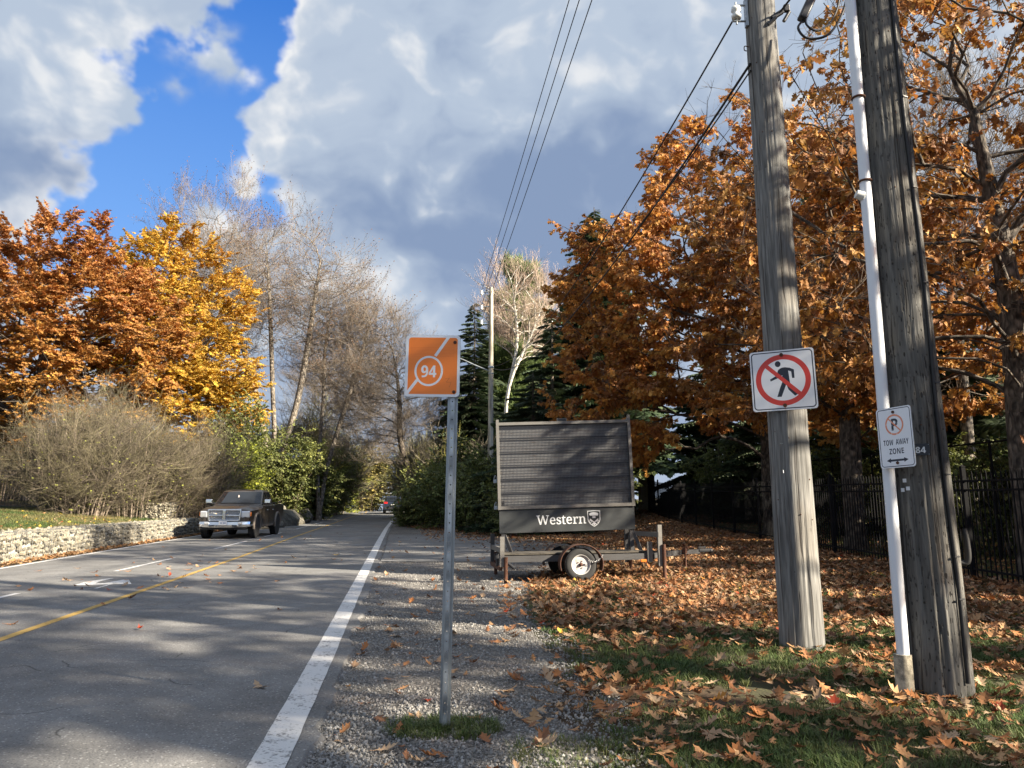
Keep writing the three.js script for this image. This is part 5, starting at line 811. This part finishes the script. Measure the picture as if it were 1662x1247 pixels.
  part(b, 'corner_tab', box(0.05, 0.09, 0.06, W / 2 - 0.02, H + 0.05, 0), greySteel); part(b, 'corner_tab', box(0.04, 0.06, 0.06, -W / 2 + 0.03, H + 0.03, 0), greySteel);
  for (const y of [0.5, 1.0]) part(b, 'padlock', [tube([[-W / 2 - 0.015, y + 0.02, 0], [-W / 2 - 0.04, y + 0.09, 0], [-W / 2 - 0.07, y + 0.02, 0]], 0.008, 5, 10), box(0.07, 0.075, 0.03, -W / 2 - 0.045, y - 0.02, 0, 0.01)], M.galv);
  const tex = canvasTex(2048, 346, (c, w, h) => {
    c.fillStyle = '#3b3e3f'; c.fillRect(0, 0, w, h); grime(c, w, h, 90, 21, 0.12); const R = rng(6); for (let i = 0; i < 60; i++) { c.fillStyle = `rgba(150,150,145,${R() * 0.12})`; c.fillRect(R() * w, R() * h, 2 + R() * 26, 1 + R() * 2); }
    c.fillStyle = '#eceeee'; c.font = '190px serif'; c.textBaseline = 'alphabetic'; c.save(); c.translate(556, 235); const tw = c.measureText('Western').width; c.scale(756 / tw, 1); c.fillText('Western', 0, 0); c.lineWidth = 3; c.strokeStyle = '#eceeee'; c.strokeText('Western', 0, 0); c.restore();
    const cx = 1430, cy = 168, shield = (k) => { c.beginPath(); c.moveTo(cx - 98 * k, cy - 118 * k); c.quadraticCurveTo(cx, cy - 128 * k, cx + 98 * k, cy - 118 * k); c.lineTo(cx + 96 * k, cy + 10 * k); c.quadraticCurveTo(cx + 84 * k, cy + 84 * k, cx, cy + 122 * k); c.quadraticCurveTo(cx - 84 * k, cy + 84 * k, cx - 96 * k, cy + 10 * k); c.closePath(); };
    c.fillStyle = '#eceeee'; shield(1); c.fill(); c.fillStyle = '#34383a'; shield(0.9); c.fill();
    c.fillStyle = '#eceeee'; c.beginPath(); c.ellipse(cx, cy - 66, 70, 30, 0, Math.PI, 0); c.lineTo(cx + 60, cy - 44); c.lineTo(cx - 60, cy - 44); c.fill(); c.fillRect(cx - 24, cy - 34, 48, 26);
    c.strokeStyle = '#eceeee'; c.lineWidth = 16; c.beginPath(); c.moveTo(cx - 64, cy + 4); c.lineTo(cx + 34, cy + 88); c.moveTo(cx + 64, cy + 4); c.lineTo(cx - 34, cy + 88); c.stroke();
    c.lineWidth = 9; for (const s of [-1, 1]) { c.beginPath(); c.arc(cx + s * 58, cy + 44, 16, 0, 7); c.stroke(); } c.beginPath(); c.moveTo(cx, cy + 62); c.lineTo(cx + 20, cy + 82); c.lineTo(cx, cy + 104); c.lineTo(cx - 20, cy + 82); c.fill();
  });
  part(b, 'name_panel', box(W - 0.02, y1 - 0.005, 0.05, 0, y1 / 2 - 0.003, 0), wornBlack); part(b, 'name_print', new THREE.PlaneGeometry(W - 0.03, y1 - 0.012).translate(0, y1 / 2 - 0.003, 0.0275), mat([0.75, 0.75, 0.75], 0.5, { map: tex }));
}
// ---------------------------------------------------------------- vehicles; local x is forward
function loft(sections) {                               // closed rings of equal length
  const n = sections[0].length, p = sections.flat(2), ix = [];
  sections.slice(0, -1).forEach((_, j) => { for (let i = 0; i < n; i++) { const a = j * n + i, b = j * n + (i + 1) % n; ix.push(a, a + n, b, b, a + n, b + n); } });
  for (const [o, f] of [[0, 1], [(sections.length - 1) * n, 0]]) for (let i = 1; i < n - 1; i++) ix.push(...(f ? [o, o + i, o + i + 1] : [o, o + i + 1, o + i]));
  const g = new THREE.BufferGeometry(); g.setAttribute('position', new THREE.Float32BufferAttribute(p, 3)); g.setIndex(ix); const q = toCreasedNormals(g, 0.42); q.setAttribute('uv', new THREE.BufferAttribute(new Float32Array(q.attributes.position.count * 2), 2)); return q;
}
const quad = (a, b, c, d) => { const g = new THREE.BufferGeometry(); g.setAttribute('position', new THREE.Float32BufferAttribute([...a, ...b, ...c, ...d], 3)); g.setIndex([0, 1, 2, 0, 2, 3]); g.computeVertexNormals(); g.setAttribute('uv', new THREE.Float32BufferAttribute([0, 0, 1, 0, 1, 1, 0, 1], 2)); return g; };
const ringAt = (x, top, wt, sh, wm, mid, wb, bot) => { const h = [[0, top + 0.012], [wt * 0.6, top + 0.008], [wt, top - 0.02], [(wt + wm) / 2 + 0.01, (top + sh) / 2], [wm, sh], [wm + 0.005, mid], [wb, bot + 0.06], [wb - 0.05, bot]]; return [...h.map(([z, y]) => [x, y, z]), ...h.slice(1).reverse().map(([z, y]) => [x, y, -z])]; };
M.glass = mat([0.012, 0.015, 0.02], 0.04, { metalness: 0 }); M.lampGlass = mat([0.62, 0.64, 0.66], 0.12, { metalness: 0.4 }); M.amber = mat([0.75, 0.20, 0.02], 0.25); M.redLamp = mat([0.55, 0.015, 0.015], 0.25);
{
  const t = thing('pickup_truck', 'brown crew cab pickup truck with chrome grille driving toward the camera', 'pickup truck', [-11.0, roadY(30.6) + 0.03, -30.6], rad(-90 + 4.5)), R0 = rad(0); t.rotation.z = 0; t.rotation.order = 'YXZ';
  t.rotation.z = -0.033;
  const paintM = new THREE.MeshPhysicalMaterial({ color: col(0.045, 0.037, 0.031), roughness: 0.4, metalness: 0.35, clearcoat: 0.8, clearcoatRoughness: 0.12 }), tan = mat([0.17, 0.145, 0.12], 0.5, { metalness: 0.3 });
  const body = [ringAt(0.92, 1.02, 0.60, 0.94, 0.76, 0.72, 0.78, 0.50), ringAt(0.84, 1.13, 0.72, 1.03, 0.90, 0.75, 0.90, 0.46), ringAt(0.6, 1.215, 0.78, 1.07, 0.975, 0.78, 0.96, 0.44), ringAt(0.0, 1.235, 0.82, 1.09, 1.0, 0.8, 0.97, 0.44), ringAt(-0.75, 1.27, 0.84, 1.14, 1.0, 0.8, 0.97, 0.44), ringAt(-0.82, 1.29, 0.93, 1.2, 1.0, 0.8, 0.98, 0.42), ringAt(-3.0, 1.31, 0.94, 1.22, 1.0, 0.8, 0.98, 0.42), ringAt(-3.02, 1.32, 0.95, 1.26, 0.99, 0.8, 0.97, 0.5), ringAt(-4.8, 1.33, 0.95, 1.27, 0.99, 0.8, 0.97, 0.52), ringAt(-4.86, 1.3, 0.93, 1.24, 0.96, 0.8, 0.94, 0.56)];
  part(t, 'body', loft(body), paintM);
  const cab = (y, x0, x1, z) => [[x0 + 0.0, y, 0], [x0 - 0.05, y, z * 0.72], [x0 - 0.2, y, z], [x1 + 0.12, y, z], [x1, y, z * 0.8], [x1, y, 0], [x1, y, -z * 0.8], [x1 + 0.12, y, -z], [x0 - 0.2, y, -z], [x0 - 0.05, y, -z * 0.72]];
  part(t, 'cab', loft([cab(1.2, -0.58, -2.98, 0.95), cab(1.32, -0.74, -2.97, 0.93), cab(1.82, -1.45, -2.80, 0.79), cab(1.885, -1.62, -2.7, 0.70), cab(1.905, -1.8, -2.6, 0.55)].map((r) => r.reverse())), paintM);
  const ws = (y) => { const k = (y - 1.32) / 0.5; return [lerp(-0.74, -1.45, k), lerp(0.93, 0.79, k)]; };
  const o = 0.012, [xb, zb] = ws(1.335), [xt, zt] = ws(1.80);
  const wsg = []; for (const s of [-1, 1]) wsg.push(s > 0 ? quad([xb + o * 2, 1.335, 0], [xb - 0.04 + o * 2, 1.335, -zb * 0.70], [xt - 0.04 + o * 2, 1.80, -zt * 0.70], [xt + o * 2, 1.80, 0]) : quad([xb - 0.04 + o * 2, 1.335, zb * 0.70], [xb + o * 2, 1.335, 0], [xt + o * 2, 1.80, 0], [xt - 0.04 + o * 2, 1.80, zt * 0.70]), s > 0 ? quad([xb - 0.045 + o * 2, 1.335, -zb * 0.70], [xb - 0.17 + o, 1.335, -zb * 0.95], [xt - 0.17 + o, 1.80, -zt * 0.95], [xt - 0.045 + o * 2, 1.80, -zt * 0.70]) : quad([xb - 0.17 + o, 1.335, zb * 0.95], [xb - 0.045 + o * 2, 1.335, zb * 0.70], [xt - 0.045 + o * 2, 1.80, zt * 0.70], [xt - 0.17 + o, 1.80, zt * 0.95]));
  const wsm = part(t, 'windshield', merge(wsg), M.glass); part(wsm, 'sticker', box(0.002, 0.09, 0.05, -1.05, 1.62, 0.02).applyMatrix4(M4([0.03, 0, 0])), mat([0.7, 0.6, 0.55], 0.6));
  part(wsm, 'wiper', [rod([-0.7, 1.35, 0.6], [-0.78, 1.39, 0.05], 0.008, 0.008, 4), rod([-0.7, 1.35, 0.0], [-0.78, 1.39, -0.55], 0.008, 0.008, 4)], M.blackPaint);
  for (const s of [1, -1]) {
    const z = (y) => s * (lerp(0.93, 0.79, (y - 1.32) / 0.5) + 0.008), win = (a0, a1, b0, b1) => s > 0 ? quad([a1, 1.35, z(1.35)], [a0, 1.35, z(1.35)], [b0, 1.79, z(1.79)], [b1, 1.79, z(1.79)]) : quad([a0, 1.35, z(1.35)], [a1, 1.35, z(1.35)], [b1, 1.79, z(1.79)], [b0, 1.79, z(1.79)]);
    part(t, 'side_window', win(-1.05, -1.86, -1.62, -1.88), M.glass); part(t, 'side_window', win(-1.96, -2.75, -1.97, -2.66), M.glass);
    for (const [a, b] of [[-0.84, -1.9], [-1.92, -2.86]]) { const d = part(t, 'door', box(Math.abs(b - a) - 0.02, 0.72, 0.012, (a + b) / 2, 0.87, s * 1.004, 0.005), paintM); part(d, 'handle', box(0.2, 0.045, 0.035, b + 0.2, 1.08, s * 1.022, 0.012), M.chrome); }
    part(t, 'rocker_panel', box(2.0, 0.17, 0.02, -1.8, 0.5, s * 0.995, 0.006), tan);
    const m = part(t, 'mirror', [box(0.14, 0.2, 0.26, -0.98, 1.40, s * 1.16, 0.04), box(0.06, 0.05, 0.16, -1.0, 1.34, s * 1.0)], M.blackPaint); part(m, 'mirror_cap', box(0.1, 0.17, 0.255, -0.92, 1.415, s * 1.16, 0.04), M.chrome);
    for (const x of [0, -3.56]) {
      const w = wheel(t, [x, 0.4, s * 0.88], 0.4, 0.27, 0.245, mat([0.36, 0.32, 0.28], 0.35, { metalness: 0.8 }), 5, M.steel); if (s < 0) w.rotation.y = Math.PI;
      part(t, 'wheel_well', new THREE.CylinderGeometry(0.475, 0.475, 0.03, 28).rotateX(Math.PI / 2).translate(x, 0.46, s * 0.995), M.rubber);
      part(t, 'fender_flare', new THREE.TorusGeometry(0.49, 0.045, 8, 24, Math.PI * 1.12).rotateZ(-0.19).scale(1, 1, 1.2).translate(x, 0.46, s * 1.0), tan);
    }
    part(t, 'fender_badge', box(0.16, 0.03, 0.006, -0.62, 0.98, s * 1.006), M.chrome);
    const hl = part(t, 'headlight', box(0.2, 0.25, 0.33, 0.82, 0.925, s * 0.755, 0.05, [0, s * -0.3, 0]), M.lampGlass); part(hl, 'turn_lamp', box(0.18, 0.17, 0.08, 0.74, 0.93, s * 0.905, 0.03, [0, s * -0.5, 0]), M.amber);
    part(t, 'fog_lamp', box(0.04, 0.09, 0.17, 1.03, 0.60, s * 0.62, 0.02), M.lampGlass);
    const tl = part(t, 'tail_lamp', box(0.06, 0.4, 0.12, -4.84, 1.05, s * 0.9, 0.02), M.redLamp);
  }
  // nose
  const gr = part(t, 'grille', [box(0.08, 0.06, 1.22, 0.92, 1.09, 0, 0.025), box(0.08, 0.06, 1.12, 0.96, 0.70, 0, 0.025), box(0.08, 0.42, 0.06, 0.93, 0.895, 0.585, 0.025, [0.09, 0, 0]), box(0.08, 0.42, 0.06, 0.93, 0.895, -0.585, 0.025, [-0.09, 0, 0]), box(0.07, 0.055, 1.14, 0.95, 0.88, 0, 0.02), box(0.09, 0.4, 0.13, 0.955, 0.9, 0, 0.03)], M.chrome);
  part(gr, 'grille_mesh', box(0.02, 0.36, 1.1, 0.92, 0.89, 0), M.blackPaint); const hex = []; for (let i = 0; i < 24; i++) for (let j = 0; j < 7; j++) hex.push(new THREE.TorusGeometry(0.024, 0.006, 3, 6).rotateY(Math.PI / 2).translate(0.933, 0.735 + j * 0.05, -0.53 + i * 0.046 + (j % 2) * 0.023)); part(gr, 'grille_honeycomb', merge(hex), M.chrome, null, 'stuff');
  const em = new THREE.Shape([[-0.05, 0.05], [0.05, 0.05], [0.03, -0.02], [0, -0.06], [-0.03, -0.02]].map(([a, b]) => new THREE.Vector2(a, b))); part(gr, 'emblem', new THREE.ExtrudeGeometry(em, { depth: 0.015, bevelEnabled: false }).rotateY(Math.PI / 2).translate(1.0, 0.9, 0), M.steel);
  const bp = (x, z, y0, y1) => [[x, y0, z], [x + 0.05, (y0 + y1) / 2, z], [x, y1, z], [x - 0.14, y1, z], [x - 0.14, y0, z]];
  const bumper = part(t, 'bumper', loft([bp(0.66, -1.0, 0.5, 0.63), bp(0.82, -0.94, 0.47, 0.645), bp(0.96, -0.72, 0.45, 0.65), bp(1.02, -0.3, 0.44, 0.64), bp(1.02, 0.3, 0.44, 0.64), bp(0.96, 0.72, 0.45, 0.65), bp(0.82, 0.94, 0.47, 0.645), bp(0.66, 1.0, 0.5, 0.63)]), M.chrome);
  part(bumper, 'air_slot', box(0.04, 0.06, 1.16, 1.045, 0.50, 0, 0.01), M.chrome); for (const s of [1, -1]) part(bumper, 'tow_hook', [box(0.06, 0.055, 0.2, 1.06, 0.50, s * 0.42, 0.02)], M.blackPaint);
  const lp = part(t, 'licence_plate', box(0.012, 0.15, 0.3, 1.09, 0.60, 0, 0.005), mat([0.72, 0.73, 0.72], 0.5)); part(lp, 'plate_marks', [-0.08, -0.03, 0.04, 0.09].map((z) => box(0.004, 0.06, 0.025, 1.098, 0.6, z)), mat([0.2, 0.25, 0.4], 0.6));
  part(t, 'valance', box(0.1, 0.1, 1.7, 0.86, 0.40, 0, 0.02), M.rubber); part(t, 'hood_scoop', [box(0.9, 0.02, 0.05, 0.05, 1.245, 0.42, 0.008, [0, 0, -0.035]), box(0.9, 0.02, 0.05, 0.05, 1.245, -0.42, 0.008, [0, 0, -0.035])], paintM);
  part(t, 'bed_cover', box(1.76, 0.03, 1.76, -3.92, 1.355, 0, 0.01), M.rubber); part(t, 'chassis', [box(4.6, 0.16, 1.0, -1.8, 0.42, 0), rod([0, 0.4, -0.8], [0, 0.4, 0.8], 0.06), rod([-3.56, 0.4, -0.8], [-3.56, 0.4, 0.8], 0.07)], M.blackPaint);
  part(t, 'roof_lamp_strip', box(0.05, 0.01, 0.9, -1.62, 1.9, 0), M.blackPaint);
}
{
  const D = 74, x = -11.3, t = thing('dark_suv', 'dark blue car with red tail lamp driving away at the far bend', 'car', [x, roadY(D) + 0.03, -D], rad(90 + 8)), p = new THREE.MeshPhysicalMaterial({ color: col(0.02, 0.028, 0.05), roughness: 0.35, metalness: 0.4, clearcoat: 0.8 });
  part(t, 'body', loft([ringAt(2.2, 0.7, 0.6, 0.62, 0.72, 0.5, 0.72, 0.3), ringAt(1.9, 0.9, 0.74, 0.8, 0.88, 0.55, 0.86, 0.24), ringAt(0.9, 1.0, 0.78, 0.88, 0.9, 0.55, 0.88, 0.24), ringAt(-1.9, 1.02, 0.8, 0.92, 0.91, 0.55, 0.88, 0.26), ringAt(-2.25, 0.98, 0.76, 0.9, 0.86, 0.5, 0.84, 0.3)]), p);
  const c = (y, x0, x1, z) => [[x0, y, z * 0.8], [x0 - 0.2, y, z], [x1 + 0.2, y, z], [x1, y, z * 0.85], [x1, y, -z * 0.85], [x1 + 0.2, y, -z], [x0 - 0.2, y, -z], [x0, y, -z * 0.8]];
  part(t, 'cab', loft([c(0.95, 0.8, -2.2, 0.82), c(1.5, -0.1, -1.95, 0.68), c(1.58, -0.4, -1.8, 0.55)]), p);
  part(t, 'rear_window', quad([-2.19, 1.06, -0.62], [-2.19, 1.06, 0.62], [-2.03, 1.44, 0.54], [-2.03, 1.44, -0.54]), M.glass);
  for (const s of [1, -1]) { part(t, 'tail_lamp', box(0.1, 0.16, 0.34, -2.22, 0.92, s * 0.66, 0.03), M.redLamp); part(t, 'side_window', s > 0 ? quad([-1.8, 1.05, s * 0.81], [0.4, 1.05, s * 0.81], [-0.3, 1.45, s * 0.71], [-1.6, 1.45, s * 0.71]) : quad([0.4, 1.05, s * 0.81], [-1.8, 1.05, s * 0.81], [-1.6, 1.45, s * 0.71], [-0.3, 1.45, s * 0.71]), M.glass); for (const q of [1.35, -1.35]) { const w = wheel(t, [q, 0.34, s * 0.8], 0.34, 0.22, 0.22, M.steel, 5, M.steel); if (s < 0) w.rotation.y = Math.PI; } }
  part(t, 'licence_plate', box(0.01, 0.12, 0.32, -2.27, 0.72, 0), mat([0.7, 0.7, 0.7], 0.5)); part(t, 'bumper', box(0.12, 0.2, 1.6, -2.24, 0.45, 0, 0.04), M.blackPaint);
}
// ---------------------------------------------------------------- fallen leaves, grass, gravel
const litterLeaf = [[0.5, 0.5, 0.4], [0.2, -0.6, 0.9], [1.1, 1.1, -0.9], [-0.5, 0.6, 0.6]].map(([c, b, tw]) => { const s = soup(); addLeaf(s, OAK, new THREE.Matrix4(), 0.16, [1, 1, 1], c, b, tw); addTwig(s, V(-0.035, 0.01, 0), V(0.01, 0.0, 0), 0.0015, 0.0015, [0.8, 0.7, 0.6]); const g = soupGeo(s); g.translate(-0.08, 0.004, 0); return g; });
const litterTones = [[0.33, 0.155, 0.065], [0.38, 0.205, 0.095], [0.26, 0.115, 0.05], [0.42, 0.255, 0.13], [0.36, 0.15, 0.055], [0.20, 0.095, 0.05], [0.42, 0.29, 0.18], [0.33, 0.21, 0.125]];
const bright = [[0.42, 0.07, 0.03], [0.52, 0.33, 0.05], [0.50, 0.22, 0.04]];
function leafAt(R, x, D, up, tall = 1) {
  const slope = new THREE.Quaternion().setFromEuler(new THREE.Euler(0.033 + (R() - 0.5) * (R() < 0.12 ? 1.4 : 0.36) * tall, R() * 6.283, (R() - 0.5) * 0.36 * tall)), s = 0.45 + R() * 0.65;
  return new THREE.Matrix4().compose(V(x, up + R() * 0.016 * tall, -D), slope, V(s, s, s * (0.75 + R() * 0.6)));
}
const toneOf = (R) => { const k = R() < 0.015 ? bright[Math.floor(R() * 3)] : litterTones[Math.floor(R() * litterTones.length)], v = 0.5 + R() * 0.65; return col(k[0] * v, k[1] * v, k[2] * v); };
const vergeEdge = (D) => edgeR(D) + table([[-40, 8], [4.4, 1.9], [5.2, 1.9], [6.6, 2.0], [7.6, 2.15], [10, 2.3], [14, 2.9], [17, 4.2], [19, 6.2], [24, 7.2], [30, 6.3], [36, 4], [44, 1.2], [170, 1.2]])(D);
{
  const R = rng(2024), spots = [];
  const put = (x, D, where) => { let up = groundY(x, D) + (where === 'road' ? 0.034 : where === 'verge' ? 0.012 : 0.012); if (where === 'road') up = roadY(D) + 0.034; spots.push({ x, D, up, where }); };
  // thick on the verge and under the oaks, in drifts
  for (let i = 0; i < 78000; i++) {
    const D = 3.6 + Math.pow(R(), 1.35) * 44, x0 = vergeEdge(D), x = x0 - 0.5 + R() * (8.4 - x0 + 0.5), n = fbm(x * 0.55, D * 0.55, 4, 3) * 0.9 + fbm(x * 2.2, D * 2.2, 9, 2) * 0.5;
    const rich = smoothstep(D, 6.5, 11) * 0.75 + 0.42 + smoothstep(x, 4.5, 7) * 0.3;
    if (R() < clamp(rich + n, 0.05, 1) * (x < x0 ? 0.1 : 1) * (D < 9 ? 0.52 : 0.85)) put(x, D, 'verge');
  }
  for (let i = 0; i < 14000; i++) { const D = 5 + R() * 40, x = 8 + R() * 9; put(x, D, 'wood'); }
  for (let i = 0; i < 300; i++) { const D = 3.9 + Math.pow(R(), 1.5) * 28, x = lerp(edgeR(D) + 0.15, vergeEdge(D), R()); put(x, D, 'gravel'); }
  for (let i = 0; i < 900; i++) { const D = 19 + R() * 17, x = lerp(edgeR(D) + 1.5 + R() * 1.5, vergeEdge(D), Math.sqrt(R())); put(x, D, 'gravel'); }
  for (let i = 0; i < 2600; i++) { const D = 28 + R() * 18, x = edgeR(D) + 1.6 + R() * 9; if (x < 8) put(x, D, 'verge'); }
  for (let i = 0; i < 120; i++) { const D = 4.2 + R() * 34, x = edgeR(D) - 0.2 - R() * 7; if (R() < 0.45 || (D > 12 && D < 22)) put(x, D, 'road'); }
  for (let i = 0; i < 40; i++) put(edgeR(16) - 2.2 - R() * 2.6, 12.5 + R() * 6, 'road');
  for (let i = 0; i < 1500; i++) { const D = 11 + R() * 27, x = lerp(edgeR(D) - OFF_LEFT - 0.2, wallX(D) + 0.12, Math.pow(R(), 0.6)); put(x, D, 'kerb'); }
  for (let i = 0; i < 1100; i++) { const D = 40 + R() * 22, x = edgeR(D) - 8.2 - R() * 2.2; put(x, D, 'kerb'); }
  for (let i = 0; i < 900; i++) { const D = 16 + R() * 20, x = wallX(D) - 1 - R() * 8; put(x, D, 'bank'); }
  // the ones that show largest are things of their own
  const seen = (q) => Math.abs(q.x) / q.D < 0.66 && q.D > 4.1, size = (q) => 1 / (q.D * q.D);
  const own = [...spots.filter((q) => q.where === 'road' && seen(q)).sort((a, b) => size(b) - size(a)).slice(0, 70), ...spots.filter((q) => q.where === 'gravel' && seen(q)).sort((a, b) => size(b) - size(a)).slice(0, 100), ...spots.filter((q) => q.where === 'verge' && seen(q)).sort((a, b) => size(b) - size(a)).slice(0, 130)], mine = new Set(own);
  const mats = litterTones.map((k) => leafMat({ color: col(...k), vertexColors: true, transmission: 0.08, roughness: 0.85 })), red = bright.map((k) => leafMat({ color: col(...k), transmission: 0.08, roughness: 0.85 }));
  const say = { road: ['brown oak leaf lying on the bare asphalt of the road', 'fallen leaves on the road'], gravel: ['brown oak leaf lying on the grey gravel shoulder', 'fallen leaves on the gravel'], verge: ['brown oak leaf lying on the grassy verge below the poles', 'fallen leaves on the near grass'] };
  for (const q of own) { const m = part(scene, numbered('fallen_leaf'), litterLeaf[Math.floor(R() * 4)], R() < 0.015 ? red[Math.floor(R() * 3)] : mats[Math.floor(R() * mats.length)]); m.applyMatrix4(leafAt(R, q.x, q.D, q.up + (q.where === 'verge' ? 0.022 : 0.002), q.where === 'verge' ? 1 : 0.5)); tag(m, say[q.where][0], 'leaf', say[q.where][1]); }
  const rest = spots.filter((q) => !mine.has(q)), lists = litterLeaf.map(() => [[], []]);
  rest.forEach((q, i) => { const l = lists[i % 4], thick = q.where === 'verge' || q.where === 'kerb'; l[0].push(leafAt(R, q.x, q.D, q.up + (q.where === 'verge' ? R() * 0.035 : q.where === 'kerb' ? R() * 0.05 : q.where === 'bank' ? 0.03 : 0), thick ? 1.2 : 0.6)); const c = toneOf(R); if (q.where === 'kerb') c.lerp(col(0.42, 0.25, 0.11), 0.4); if (q.where === 'bank' && R() < 0.4) c.set(0.5, 0.36, 0.05); l[1].push(c); });
  const litter = new THREE.Group(); litter.name = 'leaf_litter'; litter.userData = { kind: 'stuff', label: 'brown oak leaf litter covering the verge', category: 'leaves' }; scene.add(litter);
  lists.forEach((l, i) => copies(litter, 'leaves', litterLeaf[i], M.litter, l[0], l[1]));
}
{
  const R = rng(77), tuft = [1, 2, 3].map((k) => { const s = soup(), Q = rng(k * 5); for (let i = 0; i < 16; i++) { const a = Q() * 6.283, p = V(Math.cos(a) * Q() * 0.05, 0, Math.sin(a) * Q() * 0.05), d = V(Math.cos(a) * (0.3 + Q() * 0.8), 1, Math.sin(a) * (0.3 + Q() * 0.8)).normalize(), L = 0.035 + Q() * 0.05, w = V(-Math.sin(a), 0, Math.cos(a)).multiplyScalar(0.0022), v = 0.65 + Q() * 0.7, m = p.clone().addScaledVector(d, L * 0.6), e = m.clone().addScaledVector(d.clone().setY(d.y * 0.3).normalize(), L * 0.5), c = [v, v, v]; soupTri(s, p.clone().add(w), m.clone().add(w), p.clone().sub(w), c); soupTri(s, p.clone().sub(w), m.clone().add(w), m.clone().sub(w), c); soupTri(s, m.clone().add(w), e, m.clone().sub(w), c); } return soupGeo(s); });
  const lists = tuft.map(() => [[], []]); let n = 0;
  const add = (x, D, s, dry) => { const i = n++ % 3, y = groundY(x, D) - 0.004, v = 0.75 + R() * 0.5; lists[i][0].push(new THREE.Matrix4().compose(V(x, y, -D), new THREE.Quaternion().setFromEuler(new THREE.Euler(0, R() * 6.28, 0)), V(s, s * (0.8 + R() * 0.5), s))); lists[i][1].push(col(lerp(0.058, 0.26, dry) * v, lerp(0.105, 0.21, dry) * v, lerp(0.024, 0.095, dry) * v)); };
  for (let i = 0; i < 60000; i++) { const D = 3.8 + Math.pow(R(), 1.7) * 22, x0 = vergeEdge(D) - 0.15, x = x0 + R() * (8.6 - x0), g = fbm(x * 0.7, D * 0.7, 8, 3); if (R() < clamp(0.5 + g * 2.2, 0, 1) * smoothstep(x - x0 + fbm(x * 3, D * 3, 1, 2) * 0.5, 0, 0.45)) add(x, D, 0.65 + R() * 0.55, clamp(g * -0.6 + R() * 0.3, 0, 1)); }
  for (let i = 0; i < 16000; i++) { const D = 14 + R() * 24, a = 0.9 + Math.pow(R(), 0.8) * 10, x = wallX(D) - a, g = fbm(x * 0.5, D * 0.5, 2, 3); add(x, D, 1.3 + R() * 0.9, clamp(0.28 - g * 1.6 + R() * 0.35, 0, 1)); }
  for (let i = 0; i < 9000; i++) { const D = 6 + R() * 30, x = 8.3 + R() * 8; add(x, D, 1.0 + R() * 0.6, R() * 0.4); }
  for (let i = 0; i < 260; i++) { const a = R() * 6.28, r = Math.pow(R(), 0.8); add(-0.43 + Math.cos(a) * r * 0.36, 5.08 + Math.sin(a) * r * 0.26, 0.7 + R() * 0.4, R() * 0.3); }
  for (let i = 0; i < 150; i++) add(0.0 + R() * 0.8, 4.3 + R() * 0.6, 0.5 + R() * 0.4, R() * 0.5);
  const grass = new THREE.Group(); grass.name = 'grass'; grass.userData = { kind: 'stuff', label: 'short green grass on the verge and the bank', category: 'grass' }; scene.add(grass);
  lists.forEach((l, i) => copies(grass, 'blades', tuft[i], M.grass, l[0], l[1]));
}
{
  const R = rng(99), lists = stoneVariants.map(() => [[], []]);
  for (let i = 0; i < 70000; i++) {
    const D = 3.9 + Math.pow(R(), 2.0) * 15, x0 = edgeR(D) + 0.08, x1 = vergeEdge(D) + 0.25, x = lerp(x0, x1, R()), n = fbm(x * 1.1, D * 1.1, 6, 3); if (R() > 0.62 + n * 1.3) continue;
    const s = 0.006 + Math.pow(R(), 4) * 0.02, k = Math.floor(R() * 5), v = 0.15 + R() * 0.2; lists[k][0].push(new THREE.Matrix4().compose(V(x, groundY(x, D) + 0.008 + s * 0.15, -D), new THREE.Quaternion().setFromEuler(new THREE.Euler(R() * 6, R() * 6, R() * 6)), V(s * 1.3, s, s))); lists[k][1].push(col(v, v * 0.97, v * 0.92));
  }
  const gravel = new THREE.Group(); gravel.name = 'loose_gravel'; gravel.userData = { kind: 'stuff', label: 'loose grey gravel on the shoulder', category: 'gravel' }; scene.add(gravel);
  lists.forEach((l, i) => copies(gravel, 'pebbles', stoneVariants[i], M.pebble ??= mat([1, 1, 1], 0.95), l[0], l[1]));
}
renderer.render(scene, camera);
